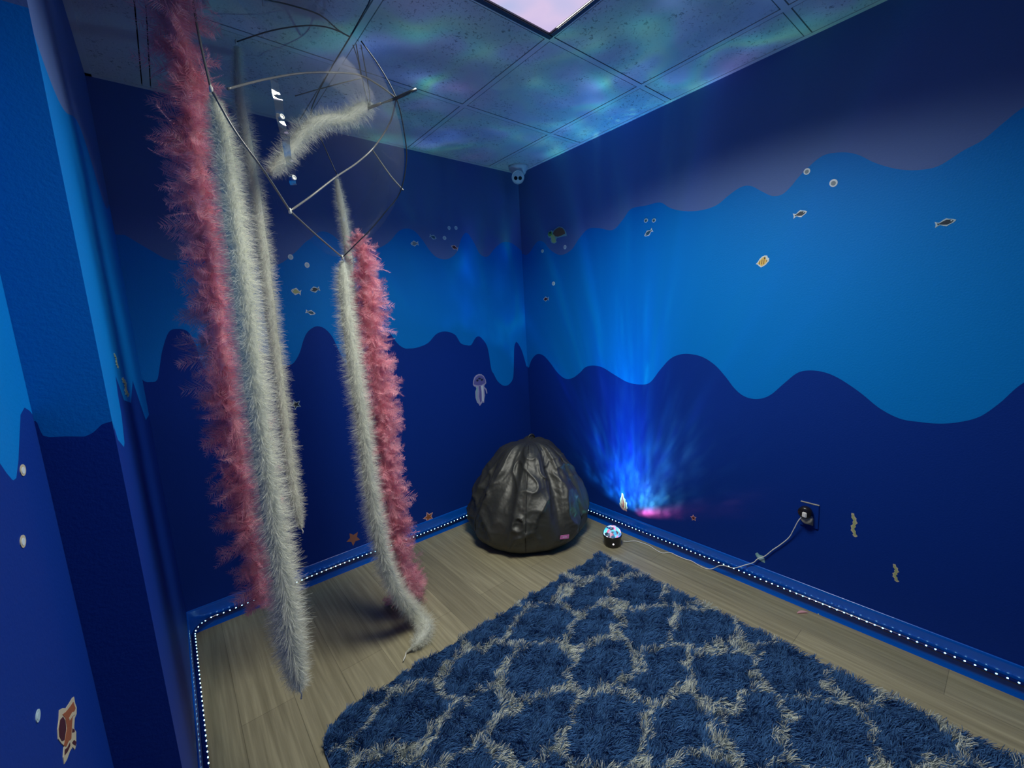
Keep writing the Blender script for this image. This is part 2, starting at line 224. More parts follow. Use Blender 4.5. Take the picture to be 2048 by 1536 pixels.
def quads_mesh(name, V, nq, quads, mats=None):
    me = bpy.data.meshes.new(name); V = np.ascontiguousarray(V, dtype=np.float32)
    me.vertices.add(len(V)); me.vertices.foreach_set('co', V.ravel())
    q = np.ascontiguousarray(quads, dtype=np.int32); k = q.shape[1]
    me.loops.add(q.size); me.loops.foreach_set('vertex_index', q.ravel())
    me.polygons.add(len(q)); me.polygons.foreach_set('loop_start', np.arange(0, q.size, k, dtype=np.int32))
    me.polygons.foreach_set('loop_total', np.full(len(q), k, dtype=np.int32))
    if mats is not None: me.polygons.foreach_set('material_index', np.ascontiguousarray(mats, dtype=np.int32))
    me.update(calc_edges=True); return me
def box_bm(x0, x1, y0, y1, z0, z1, bev=0.0, bm=None):
    bm = bm or bmesh.new()
    g = bmesh.ops.create_cube(bm, size=1.0)['verts']
    for v in g:
        v.co = Vector(((x0 + x1) / 2 + v.co.x * (x1 - x0), (y0 + y1) / 2 + v.co.y * (y1 - y0), (z0 + z1) / 2 + v.co.z * (z1 - z0)))
    if bev > 0:
        es = list({e for v in g for e in v.link_edges})
        bmesh.ops.bevel(bm, geom=es, offset=bev, segments=2, affect='EDGES', clamp_overlap=True)
    return bm
def lathe_mesh(name, prof, n=48, cap=True):
    V, F = [], []
    for r, z in prof:
        for i in range(n):
            a = 2 * math.pi * i / n; V.append((r * math.cos(a), r * math.sin(a), z))
    for j in range(len(prof) - 1):
        for i in range(n):
            k = (i + 1) % n; F.append((j * n + i, j * n + k, (j + 1) * n + k, (j + 1) * n + i))
    if cap:
        F.append(tuple(range(n))[::-1]); F.append(tuple(range((len(prof) - 1) * n, len(prof) * n)))
    return mesh_from(name, V, F)
def catmull(P, step):
    P = np.array(P, float); out = []
    Q = np.vstack([2 * P[0] - P[1], P, 2 * P[-1] - P[-2]])
    for i in range(1, len(Q) - 2):
        p0, p1, p2, p3 = Q[i - 1], Q[i], Q[i + 1], Q[i + 2]
        n = max(2, int(np.linalg.norm((p2 - p1)[:3]) / step))
        for t in np.linspace(0, 1, n, endpoint=False):
            out.append(0.5 * (2 * p1 + (p2 - p0) * t + (2 * p0 - 5 * p1 + 4 * p2 - p3) * t * t + (3 * p1 - p0 - 3 * p2 + p3) * t ** 3))
    out.append(P[-1]); return np.array(out)
def frames(P):
    T = np.gradient(P, axis=0); T /= np.linalg.norm(T, axis=1)[:, None] + 1e-9
    ref = np.array([0.3, 0.9, 0.1]); A = np.cross(T, ref); A /= np.linalg.norm(A, axis=1)[:, None] + 1e-9
    return T, A, np.cross(T, A)
def tube_mesh(name, P, R, n=8, step=0.01, smooth_path=True):
    """P: points; R: radius or list of radii"""
    P = np.array(P, float)
    Rr = np.full(len(P), R) if np.isscalar(R) else np.array(R, float)
    Q = np.column_stack([P, Rr])
    if smooth_path and len(P) > 2: Q = catmull(Q, step)
    P, Rr = Q[:, :3], np.maximum(Q[:, 3], 1e-4)
    T, A, B = frames(P); an = np.linspace(0, 2 * math.pi, n, endpoint=False)
    V = (P[:, None, :] + Rr[:, None, None] * (np.cos(an)[None, :, None] * A[:, None, :] + np.sin(an)[None, :, None] * B[:, None, :])).reshape(-1, 3)
    F = []
    for j in range(len(P) - 1):
        for i in range(n):
            k = (i + 1) % n; F.append((j * n + i, j * n + k, (j + 1) * n + k, (j + 1) * n + i))
    F.append(tuple(range(n))[::-1]); F.append(tuple(range((len(P) - 1) * n, len(P) * n)))
    return mesh_from(name, V, F)

# ================================================================ ROOM
YF = -4.2          # front wall, behind the camera
wy = -DEP
def curve_fn(pts, smooth=True):
    P = np.array(pts, float)
    C = catmull(P, 0.008) if smooth else P
    C = C[np.argsort(C[:, 0], kind='stable')]
    return lambda u: float(np.interp(u, C[:, 0], C[:, 1]))
def extend(pts, u1, zc, amp, per, sgn=1):
    """carry the painted wave on past the picture"""
    P = list(pts); u, z = P[-1] if sgn > 0 else P[0]
    e = []; k = 0; uu = u
    while (uu < u1) if sgn > 0 else (uu > u1):
        uu += sgn * 0.08; k += 0.08
        e.append([uu, zc + amp * math.sin(2 * math.pi * k / per) + (z - zc) * max(0, 1 - k / 0.4)])
    return P + e if sgn > 0 else e[::-1] + P
def paint_wall(bmV, bmF, bmM, us, lo, up, toP):
    """columns of quads split at the two painted waves"""
    base = len(bmV)
    for u in us:
        a = lo(u); b = max(up(u), a + 0.02)
        for z in (0.0, a, b, CEIL): bmV.append(toP(u, z))
    for i in range(len(us) - 1):
        for k in range(3):
            p = base + 4 * i + k; bmF.append((p, p + 4, p + 5, p + 1)); bmM.append(k)
def wall_obj(name, parts):
    V, F, Mi = [], [], []
    for p in parts: paint_wall(V, F, Mi, *p)
    me = mesh_from(name, V, F)
    for k in ('paint_low', 'paint_mid', 'paint_top'): me.materials.append(M[k])
    me.polygons.foreach_set('material_index', Mi)
    o = link(bpy.data.objects.new(name, me)); tag(o, kind='structure'); return o
WV = WAVE
b_lo = curve_fn(WV['back_low']); b_up = curve_fn(WV['back_up'])
wall_obj('wall_back', [(np.linspace(-W, 0, 700), b_lo, b_up, lambda u, z: (u, 0.0, z))])
r_lo = curve_fn(extend(WV['right_low'], 4.3, 1.12, 0.13, 0.9)); r_up = curve_fn(extend(WV['right_up'], 4.3, 2.0, 0.1, 1.1))
wall_obj('wall_right', [(np.linspace(0, -YF, 900), r_lo, r_up, lambda u, z: (0.0, -u, z))])
const = lambda z, a, f, p: (lambda u: z + a * math.sin(f * u + p))
s_lo = curve_fn(WV['strip_low'] + [[-0.6, 1.3], [-0.3, 1.12], [0.0, 1.1]], False)
f_lo = curve_fn(WV['face_low'], False)
n_lo = curve_fn(extend(WV['near_low'], YF, 1.28, 0.06, 0.5, -1), False)
wall_obj('wall_left', [
    (np.linspace(wy, 0, 400), s_lo, const(1.98, 0.05, 7, 0.5), lambda u, z: (-W, u, z)),
    (np.linspace(XL, -W, 60), f_lo, const(2.0, 0.0, 1, 0), lambda u, z: (u, wy, z)),
    (np.linspace(YF, wy, 700), n_lo, const(1.98, 0.06, 6, 1.0), lambda u, z: (XL, u, z))])
wall_obj('wall_front', [(np.linspace(XL, 0, 60), const(1.1, 0.1, 5, 0), const(2.0, 0.08, 6, 0), lambda u, z: (u, YF, z))])
fl = mesh_from('floor', [(XL, YF, 0), (0, YF, 0), (0, 0, 0), (-W, 0, 0), (-W, wy, 0), (XL, wy, 0)], [(0, 1, 2, 3, 4, 5)])
tag(obj('floor', fl, M['floor']), kind='structure')

# ceiling: dark plenum, grid of T bars, lay-in tiles
ceil = obj('ceiling', mesh_from('ceiling', [(XL, YF, CEIL + 0.012), (XL, 0, CEIL + 0.012), (0, 0, CEIL + 0.012), (0, YF, CEIL + 0.012)], [(0, 1, 2, 3)]), M['gap'])
tag(ceil, kind='structure')
gx = [-0.266 - 0.61 * k for k in range(4)]; gy = [-0.612 - 0.61 * k for k in range(6)]
gb = bmesh.new(); hw = 0.012
for x in gx: box_bm(x - hw, x + hw, YF, 0, CEIL - 0.001, CEIL + 0.008, bm=gb)
for y in gy: box_bm(XL, 0, y - hw, y + hw, CEIL - 0.0012, CEIL + 0.0078, bm=gb)
for (a, b, c, d) in ((-0.022, 0, YF, 0), (XL, -W + .02, YF, 0), (XL, 0, -0.022, 0)):
    box_bm(a, b, c, d, CEIL - 0.003, CEIL + 0.006, bm=gb)
tag(obj('ceiling_grid', gb, M['grid'], ceil))
PX0, PX1, PY0, PY1 = gx[2], gx[1], gy[3], gy[1]     # the light fills a 2x4 opening
xe = [0.0] + gx + [XL]; ye = [0.0] + gy + [YF]
tb = bmesh.new()
for i in range(len(xe) - 1):
    for j in range(len(ye) - 1):
        x1, x0 = xe[i], xe[i + 1]; y1, y0 = ye[j], ye[j + 1]
        if x0 >= PX0 - .01 and x1 <= PX1 + .01 and y0 >= PY0 - .01 and y1 <= PY1 + .01: continue
        g = hw + 0.004
        box_bm(x0 + g, x1 - g, y0 + g, y1 - g, CEIL - 0.0, CEIL + 0.009, bm=tb)
tag(obj('ceiling_tile', tb, M['tile'], ceil))

# cove baseboard, glossy vinyl
PROF = [(0.0, 0.118), (0.002, 0.1185), (0.004, 0.116), (0.0055, 0.111), (0.006, 0.104), (0.006, 0.05), (0.0065, 0.036), (0.008, 0.024), (0.011, 0.013), (0.014, 0.006), (0.017, 0.0)]
def baseboard(name, a, b, nrm):
    V = []; F = []
    for p in (a, b):
        for d, z in PROF: V.append((p[0] + nrm[0] * d, p[1] + nrm[1] * d, z))
    n = len(PROF)
    for i in range(n - 1): F.append((i, i + 1, n + i + 1, n + i))
    tag(obj(name, mesh_from(name, V, F), M['base'], smooth=True), kind='structure')
baseboard('baseboard_right', (0, 0), (0, YF), (-1, 0))
baseboard('baseboard_back', (-W, 0), (0, 0), (0, -1))
baseboard('baseboard_left', (-W, wy), (-W, 0), (1, 0))
baseboard('baseboard_front_left', (XL, YF), (XL, wy), (1, 0))

# ---------------------------------------------------------------- ceiling light
def ceiling_light():
    t = empty('ceiling_light', ((PX0 + PX1) / 2, (PY0 + PY1) / 2, CEIL))
    tag(t, 'rectangular ceiling light panel glowing pale lilac inside a dark metal frame', 'light')
    hx, hy = (PX1 - PX0) / 2 - 0.004, (PY1 - PY0) / 2 - 0.004; w = 0.024
    bm = bmesh.new()
    box_bm(-hx, hx, -hy, -hy + w, -0.012, 0.006, 0.003, bm); box_bm(-hx, hx, hy - w, hy, -0.012, 0.006, 0.003, bm)
    box_bm(-hx, -hx + w, -hy + w, hy - w, -0.012, 0.006, 0.003, bm); box_bm(hx - w, hx, -hy + w, hy - w, -0.012, 0.006, 0.003, bm)
    obj('frame', bm, M['frame'], t)
    m = bpy.data.materials.new('lilac_diffuser'); m.use_nodes = True; nt = NT(m.node_tree); nt.n.clear()
    o = nt.add('ShaderNodeOutputMaterial'); e = nt.add('ShaderNodeEmission', i_Strength=PANEL_GLOW)
    tc = nt.add('ShaderNodeTexCoord'); n = nt.add('ShaderNodeTexNoise', i_Scale=2.5, i_Detail=3.0); nt.link(tc.outputs['Object'], n.inputs['Vector'])
    nt.link(nt.ramp(n.outputs[0], [(0.3, (0.62, 0.55, 1.0)), (0.5, (0.85, 0.70, 1.0)), (0.7, (0.50, 0.62, 1.0))]), e.inputs[0])
    nt.link(e.outputs[0], o.inputs[0])
    q = mesh_from('diffuser', [(-hx + w, -hy + w, -0.004), (-hx + w, hy - w, -0.004), (hx - w, hy - w, -0.004), (hx - w, -hy + w, -0.004)], [(0, 1, 2, 3)])
    obj('diffuser', q, m, t)
    L = bpy.data.lights.new('tubes', 'AREA'); L.shape = 'RECTANGLE'; L.size = 2 * (hx - w); L.size_y = 1.05 * (hy - w); L.energy = PANEL_POWER; L.spread = math.radians(146); L.color = (1.0, 1.0, 0.88)
    lo = bpy.data.objects.new('tubes', L); COL.objects.link(lo); lo.parent = t; lo.location = (0, 0.24, -0.006)
ceiling_light()

# ---------------------------------------------------------------- star projector
PP = (-0.185, -0.935)
def projector():
    t = empty('star_projector', (PP[0], PP[1], 0))
    tag(t, 'small dark star projector with a glowing faceted dome on the floor', 'lamp')
    obj('base', lathe_mesh('base', [(0.040, 0.0), (0.050, 0.004), (0.052, 0.012), (0.054, 0.045), (0.058, 0.066), (0.060, 0.070), (0.056, 0.073), (0.03, 0.073)], 48), M['black_plastic'], t, True)
    m = bpy.data.materials.new('faceted_dome'); m.use_nodes = True; nt = NT(m.node_tree); nt.n.clear()
    o = nt.add('ShaderNodeOutputMaterial'); e = nt.add('ShaderNodeEmission'); tr = nt.add('ShaderNodeBsdfTransparent'); gl = nt.add('ShaderNodeBsdfGlossy', i_Roughness=0.05)
    tc = nt.add('ShaderNodeTexCoord'); vo = nt.add('ShaderNodeTexVoronoi', i_Scale=55.0); nt.link(tc.outputs['Object'], vo.inputs['Vector'])
    sx = nt.add('ShaderNodeSeparateXYZ'); nt.link(tc.outputs['Object'], sx.inputs[0])
    sc = nt.add('ShaderNodeSeparateColor'); nt.link(vo.outputs['Color'], sc.inputs[0])
    a = nt.math('ADD', nt.math('MULTIPLY', sc.outputs[0], 0.35), nt.math('ADD', nt.math('MULTIPLY', sx.outputs[1], -5.0), 0.33))
    nt.link(nt.ramp(a, [(0.1, (0.05, 0.15, 1)), (0.33, (0.05, 0.75, 1)), (0.5, (1, 0.85, 0.95)), (0.62, (1, 0.12, 0.3)), (0.75, (0.1, 0.7, 1)), (0.95, (0.1, 0.2, 1))]), e.inputs[0])
    nt.link(nt.math('MULTIPLY', nt.math('POWER', sc.outputs[1], 2.0), 5.0), e.inputs[1])
    mx = nt.add('ShaderNodeMixShader', i_0=0.45); nt.link(tr.outputs[0], mx.inputs[1]); nt.link(e.outputs[0], mx.inputs[2])
    m2 = nt.add('ShaderNodeMixShader', i_0=0.12); nt.link(mx.outputs[0], m2.inputs[1]); nt.link(gl.outputs[0], m2.inputs[2]); nt.link(m2.outputs[0], o.inputs[0])
    pr = [(0.055 * math.cos(a), 0.073 + 0.05 * math.sin(a)) for a in np.linspace(0, math.pi / 2 * 0.97, 9)]
    obj('dome', lathe_mesh('dome', pr, 20, False), m, t)
    b = obj('button', lathe_mesh('button', [(0.0055, 0.0), (0.0055, 0.002), (0.003, 0.003)], 16), mat('button_white', (.8, .8, .8), emis=((1, .95, 1), 1.2)), t)
    b.location = (-0.038, -0.036, 0.03); b.rotation_euler = (math.radians(90), 0, math.radians(-46))
    # the lamp's own patterned beam
    L = bpy.data.lights.new('projector_lamp', 'POINT'); L.energy = PROJECTOR_POWER; L.shadow_soft_size = 0.012; L.use_nodes = True
    nt = NT(L.node_tree); e = nt.n['Emission']; tc = nt.add('ShaderNodeTexCoord'); D = tc.outputs['Normal']
    sp = nt.add('ShaderNodeSeparateXYZ'); nt.link(D, sp.inputs[0]); z = sp.outputs[2]
    # fine caustics low down, broad blobs straight up
    rad = nt.math('MAXIMUM', nt.math('SQRT', nt.math('SUBTRACT', 1.0001, nt.math('MULTIPLY', z, z))), 0.02)
    cb = nt.add('ShaderNodeCombineXYZ'); nt.link(nt.math('MULTIPLY', nt.math('DIVIDE', sp.outputs[0], rad), 9.0), cb.inputs[0]); nt.link(nt.math('MULTIPLY', nt.math('DIVIDE', sp.outputs[1], rad), 9.0), cb.inputs[1]); nt.link(nt.math('MULTIPLY', z, 5.0), cb.inputs[2])
    nf = nt.add('ShaderNodeTexNoise', i_Scale=1.0, i_Detail=4.0, i_Roughness=0.62, i_Distortion=0.5); nt.link(cb.outputs[0], nf.inputs['Vector'])
    nk = nt.add('ShaderNodeTexNoise', i_Scale=26.0, i_Detail=3.0, i_Distortion=2.0); nt.link(D, nk.inputs['Vector'])
    fine = nt.math('ADD', nt.math('MULTIPLY', nt.math('MULTIPLY', nt.math('POWER', nf.outputs[0], 5.0), 30.0), nt.math('ADD', nt.math('MULTIPLY', nt.math('POWER', nk.outputs[0], 4.0), 14.0), 0.15)), 0.12)
    fan = nt.add('ShaderNodeMapRange', interpolation_type='SMOOTHSTEP'); nt.link(nt.math('DIVIDE', sp.outputs[0], rad), fan.inputs[0]); fan.inputs[1].default_value = 0.12; fan.inputs[2].default_value = 0.85
    fine = nt.math('MULTIPLY', fine, nt.math('ADD', fan.outputs[0], 0.1))
    nb = nt.add('ShaderNodeTexNoise', i_Scale=8.0, i_Detail=1.5); nt.link(D, nb.inputs['Vector'])
    blob = nt.math('ADD', nt.math('MULTIPLY', nt.math('POWER', nb.outputs[0], 6.0), 26.0), 0.16)
    nc = nt.add('ShaderNodeTexNoise', i_Scale=7.0, i_Detail=1.0); nt.link(D, nc.inputs['Vector'])
    hue = nt.ramp(nc.outputs[0], [(0.30, (0.10, 0.22, 1.0)), (0.42, (0.22, 0.40, 1.0)), (0.50, (0.12, 0.80, 0.75)), (0.56, (0.25, 0.85, 0.45)), (0.62, (0.20, 0.45, 1.0)), (0.75, (0.50, 0.30, 0.95))])
    mr = nt.add('ShaderNodeMapRange', interpolation_type='SMOOTHSTEP'); nt.link(z, mr.inputs[0]); mr.inputs[1].default_value = 0.36; mr.inputs[2].default_value = 0.66
    up = nt.add('ShaderNodeMapRange', interpolation_type='SMOOTHSTEP'); nt.link(z, up.inputs[0]); up.inputs[1].default_value = 0.70; up.inputs[2].default_value = 0.985
    low = nt.math('MULTIPLY', nt.math('MULTIPLY', fine, mr.outputs[0]), 0.11)
    # narrow blue lobe that climbs the side wall
    dt = nt.add('ShaderNodeVectorMath', operation='DOT_PRODUCT'); nt.link(D, dt.inputs[0]); dt.inputs[1].default_value = Vector((0.115, 0.01, 0.993)).normalized()
    lobe = nt.math('POWER', nt.math('MAXIMUM', dt.outputs['Value'], 0.0), 42.0)
    lowc = nt.add('ShaderNodeMixRGB', blend_type='MULTIPLY', i_0=1.0); lowc.inputs[2].default_value = (0.06, 0.55, 1.0, 1)
    lowv = nt.add('ShaderNodeVectorMath', operation='SCALE'); nt.link(nt.ramp(nk.outputs[0], [(0.42, (0.0, 0.10, 0.5)), (0.50, (0.05, 0.62, 0.6)), (0.62, (0.25, 0.85, 0.45))]), lowv.inputs[0]); nt.link(nt.math('MULTIPLY', low, 3.2), lowv.inputs['Scale'])
    upv = nt.add('ShaderNodeVectorMath', operation='SCALE'); nt.link(hue, upv.inputs[0]); nt.link(nt.math('MULTIPLY', blob, up.outputs[0]), upv.inputs['Scale'])
    lbv = nt.add('ShaderNodeVectorMath', operation='SCALE'); lbv.inputs[0].default_value = (0.02, 0.28, 1.0); nt.link(nt.math('MULTIPLY', lobe, 3.6), lbv.inputs['Scale'])
    # pink lower rim of the beam
    pk = nt.math('MULTIPLY', nt.math('POWER', nt.math('MAXIMUM', nt.math('SUBTRACT', 1.0, nt.math('MULTIPLY', nt.math('ABSOLUTE', nt.math('SUBTRACT', z, 0.42)), 8.0)), 0.0), 1.5), 0.11)
    az = nt.add('ShaderNodeMapRange', interpolation_type='SMOOTHSTEP'); nt.link(sp.outputs[1], az.inputs[0]); az.inputs[1].default_value = -0.15; az.inputs[2].default_value = -0.45
    pkv = nt.add('ShaderNodeVectorMath', operation='SCALE'); pkv.inputs[0].default_value = (5.0, 0.5, 0.7); nt.link(nt.math('MULTIPLY', nt.math('MULTIPLY', pk, fine), az.outputs[0]), pkv.inputs['Scale'])
    gw = nt.add('ShaderNodeMapRange', interpolation_type='SMOOTHSTEP'); nt.link(z, gw.inputs[0]); gw.inputs[1].default_value = 0.55; gw.inputs[2].default_value = 0.92
    gwv = nt.add('ShaderNodeVectorMath', operation='SCALE'); gwv.inputs[0].default_value = (0.12, 0.40, 1.0); nt.link(nt.math('MULTIPLY', gw.outputs[0], 0.36), gwv.inputs['Scale'])
    s0 = nt.add('ShaderNodeVectorMath', operation='ADD'); nt.link(gwv.outputs[0], s0.inputs[0]); nt.link(lbv.outputs[0], s0.inputs[1]); lbv = s0
    s1 = nt.add('ShaderNodeVectorMath', operation='ADD'); nt.link(lowv.outputs[0], s1.inputs[0]); nt.link(upv.outputs[0], s1.inputs[1])
    s2 = nt.add('ShaderNodeVectorMath', operation='ADD'); nt.link(s1.outputs[0], s2.inputs[0]); nt.link(lbv.outputs[0], s2.inputs[1])
    s3 = nt.add('ShaderNodeVectorMath', operation='ADD'); nt.link(s2.outputs[0], s3.inputs[0]); nt.link(pkv.outputs[0], s3.inputs[1])
    nt.link(s3.outputs[0], e.inputs[0]); e.inputs[1].default_value = 1.0
    lo = bpy.data.objects.new('bulb', L); COL.objects.link(lo); lo.parent = t; lo.location = (0, 0, 0.088)
projector()

# ---------------------------------------------------------------- rope light
def rope_light():
    t = empty('rope_light', (-1.1, -0.02, 0.0))
    tag(t, 'clear rope light with tiny cyan bulbs running along the blue baseboards', 'rope light')
    o = 0.0155; zr = 0.058; zb = 0.062; rc = 0.10
    path = [(-o, -3.4, zr), (-o, -rc, zr)]
    for k in range(1, 8):
        a = math.pi / 2 * k / 8; path.append((-o - rc + rc * math.cos(a), -o - rc + rc * math.sin(a), zr))
    path = [(-o, y, zr) for y in np.linspace(-3.4, -rc - .02, 40)] + [(-o - rc * (1 - math.cos(a)), -o - rc * (1 - math.sin(a)), zr) for a in np.linspace(0.1, math.pi / 2 - .1, 6)]
    path += [(x, -o - (0.004 if -1.4 < x < -1.2 else 0), zr - 0.012 * (1 + math.sin(x * 5)) / 2) for x in np.linspace(-rc - .03, -W + rc + .03, 34)]
    path += [(-W + o + rc * (1 - math.cos(a)), -o - rc * (1 - math.sin(a)), 0.05) for a in np.linspace(math.pi / 2 - .1, 0.1, 6)]
    path += [(-W + o, y, 0.05 - 0.006 * math.sin(y * 7)) for y in np.linspace(-rc - .04, wy + 0.02, 20)]
    P = catmull(np.array(path), 0.01)
    tb = tube_mesh('tube', P[:, :3], 0.0085, 12, smooth_path=False)
    off = Vector(t.location); tb.transform(Matrix.Translation(-off))
    obj('tube', tb, M['rope_tube'], t, True)
    s = np.concatenate([[0], np.cumsum(np.linalg.norm(np.diff(P, axis=0), axis=1))])
    ss = np.arange(0.02, s[-1], 0.0262); Q = np.column_stack([np.interp(ss, s, P[:, k]) for k in range(3)])
    Q2 = np.column_stack([np.interp(ss + 0.004, s, P[:, k]) for k in range(3)]); cl = np.array(CAM['loc'])
    bm = bmesh.new(); bmesh.ops.create_icosphere(bm, subdivisions=1, radius=1.0)
    for v in bm.verts: v.co = Vector((v.co.x * 0.0030, v.co.y * 0.0021, v.co.z * 0.0024))
    base = bpy.data.meshes.new('led'); bm.to_mesh(base); bm.free(); base.materials.append(M['led'])
    mats = []
    for i in range(len(Q)):
        q = Q[i]; T = Q2[i] - q
        n = np.array([-1.0, 0, 0]) if (q[0] > -0.06) else (np.array([1.0, 0, 0]) if q[0] < -W + 0.06 else np.array([0, -1.0, 0]))
        n = n * 0.75 + np.array([0, 0, 0.66])
        p = q + n * 0.0086 / np.linalg.norm(n) * 1.02
        a = math.atan2(T[1], T[0]); d = np.linalg.norm(p - cl); mats.append((d, p - np.array(off), a))
    order = sorted(range(len(mats)), key=lambda i: mats[i][0])
    # leds the frame shows come first
    def seen(p):
        v = Vector(p) + off - Vector(CAM['loc']); z = v.dot(_f)
        return z > 0 and abs(v.dot(_r) / z * CAM['f']) < 1030 and abs(v.dot(_u) / z * CAM['f']) < 780
    vis = [i for i in order if seen(mats[i][1])]; rest = [i for i in order if not seen(mats[i][1])]
    for i in vis[:100]:
        o1 = bpy.data.objects.new('led', base); link(o1, t); o1.location = mats[i][1]; o1.rotation_euler = (0, 0, mats[i][2])
    bm = bmesh.new()
    for i in vis[100:] + rest:
        b2 = bmesh.ops.create_icosphere(bm, subdivisions=1, radius=1.0)['verts']
        R = Matrix.Translation(Vector(mats[i][1])) @ Matrix.Rotation(mats[i][2], 4, 'Z') @ Matrix.Diagonal((0.0030, 0.0021, 0.0024, 1))
        for v in b2: v.co = R @ v.co
    tag(obj('led_run', bm, M['led'], t), kind='stuff')
rope_light()

# ---------------------------------------------------------------- boas
def core(name, Q, frac, m, parent, org, seed=0):
    P = Q[:, :3] - org; rr = Q[:, 3] * frac
    return obj(name, tube_mesh(name, P, rr, 12, smooth_path=False), m, parent, True)
def strands(name, Q, per_m, seed, org, wid, lenf=(0.75, 1.15), droop=0.12, swirl=0.0, segs=3):
    """thousands of fine tapering hairs standing round a path"""
    rg = np.random.default_rng(seed); P, R = Q[:, :3], Q[:, 3]
    s = np.concatenate([[0], np.cumsum(np.linalg.norm(np.diff(P, axis=0), axis=1))]); N = int(per_m * s[-1])
    u = rg.uniform(0, s[-1], N); p = np.column_stack([np.interp(u, s, P[:, k]) for k in range(3)]); r = np.interp(u, s, R)
    T, A, B = frames(P); t = np.column_stack([np.interp(u, s, T[:, k]) for k in range(3)]); a = np.column_stack([np.interp(u, s, A[:, k]) for k in range(3)]); b = np.column_stack([np.interp(u, s, B[:, k]) for k in range(3)])
    ph = rg.uniform(0, 2 * math.pi, N)
    lump = 1 + 0.17 * np.sin(u * 2 * math.pi / 0.055 + ph) + 0.06 * np.sin(u * 2 * math.pi / 0.021 + 2 * ph)
    n = np.cos(ph)[:, None] * a + np.sin(ph)[:, None] * b
    jit = rg.normal(0, 0.34, (N, 3)); d = n + jit + t * rg.normal(0.05, 0.3, N)[:, None]; d /= np.linalg.norm(d, axis=1)[:, None]
    L = r * lump * rg.uniform(lenf[0], lenf[1], N)
    grav = np.array([0, 0, -1.0]) * droop; bend = rg.normal(0, 0.35, (N, 3)) + grav
    w = np.cross(d, rg.normal(0, 1, (N, 3))); w /= np.linalg.norm(w, axis=1)[:, None] + 1e-9
    V = np.zeros((N, segs + 1, 2, 3)); q = p.copy(); dd = d.copy()
    for k in range(segs + 1):
        ww = wid * (1 - 0.8 * k / segs)
        V[:, k, 0] = q + w * ww / 2; V[:, k, 1] = q - w * ww / 2
        dd = dd + bend / segs * 0.9; dd /= np.linalg.norm(dd, axis=1)[:, None]
        q = q + dd * (L / segs)[:, None]
    V = V - org; base = (np.arange(N) * (segs + 1) * 2)[:, None]
    qs = np.concatenate([base + np.array([[2 * k, 2 * k + 1, 2 * k + 3, 2 * k + 2]]) for k in range(segs)], axis=0)
    return quads_mesh(name, V.reshape(-1, 3), 0, qs)
def feathers(name, Q, per_m, seed, org):
    """curved feathers: a rachis with barbs down both sides"""
    rg = np.random.default_rng(seed); P, R = Q[:, :3], Q[:, 3]
    s = np.concatenate([[0], np.cumsum(np.linalg.norm(np.diff(P, axis=0), axis=1))]); N = int(per_m * s[-1]); NB = 24
    T, A, B = frames(P); V = []; F = []
    for i in range(N):
        u = rg.uniform(0, s[-1]); p = np.array([np.interp(u, s, P[:, k]) for k in range(3)]); r = np.interp(u, s, R)
        j = min(len(P) - 1, int(np.searchsorted(s, u))); ph = rg.uniform(0, 2 * math.pi)
        n = math.cos(ph) * A[j] + math.sin(ph) * B[j]
        d = n + rg.normal(0, 0.3, 3) + np.array([0, 0, rg.uniform(-0.9, 0.25)]); d /= np.linalg.norm(d)
        L = r * rg.uniform(0.85, 1.5) + 0.012; side = np.cross(d, rg.normal(0, 1, 3)); side /= np.linalg.norm(side); up = np.cross(side, d)
        curl = rg.uniform(-1.6, 2.4); K = 7; pts = []; q = p.copy(); dd = d.copy()
        for k in range(K + 1):
            pts.append(q.copy()); c = curl / K; dd = dd * math.cos(c) + up * math.sin(c) * (1 if k else 0) ; up2 = np.cross(side, dd); up = up2 / (np.linalg.norm(up2) + 1e-9); dd /= np.linalg.norm(dd)
            q = q + dd * L / K
        pts = np.array(pts); W0 = L * rg.uniform(0.22, 0.36)
        b0 = len(V)
        for k in range(K + 1):
            h = 0.0007 * (1 - 0.7 * k / K); V.append(pts[k] + side * h); V.append(pts[k] - side * h)
        for k in range(K): F.append((b0 + 2 * k, b0 + 2 * k + 1, b0 + 2 * k + 3, b0 + 2 * k + 2))
        for k in range(NB):
            f = 0.12 + 0.88 * (k + rg.uniform(0, 1)) / NB; x = f * K; k0 = min(K - 1, int(x)); c = pts[k0] + (pts[k0 + 1] - pts[k0]) * (x - k0); tt = pts[k0 + 1] - pts[k0]; tt = tt / (np.linalg.norm(tt) + 1e-9)
            wl = W0 * math.sin(math.pi * min(1, f * 0.75 + 0.2)) ** 0.6 * rg.uniform(0.7, 1.1) + 0.002
            for sg in (-1, 1):
                e = c + (side * sg * 0.85 + tt * 0.75) * wl + rg.normal(0, 0.12, 3) * wl; md = (c + e) / 2 + up * wl * 0.12
                b1 = len(V); h = tt * 0.0007
                V.extend([c - h, c + h, md + h * 0.8, md - h * 0.8, e]); F.append((b1, b1 + 1, b1 + 2, b1 + 3)); F.append((b1 + 3, b1 + 2, b1 + 4, b1 + 4 - 0) if False else (b1 + 3, b1 + 2, b1 + 4))
    V = np.array(V) - org; me = mesh_from(name, V, F); return me
def tie(t, p, q, org, parent):
    obj('tie_string', tube_mesh('tie_string', [np.array(p) - org, (np.array(p) + np.array(q)) / 2 - org + [0.003, 0, 0], np.array(q) - org], 0.0022, 8, 0.004), M['string'], parent, True)
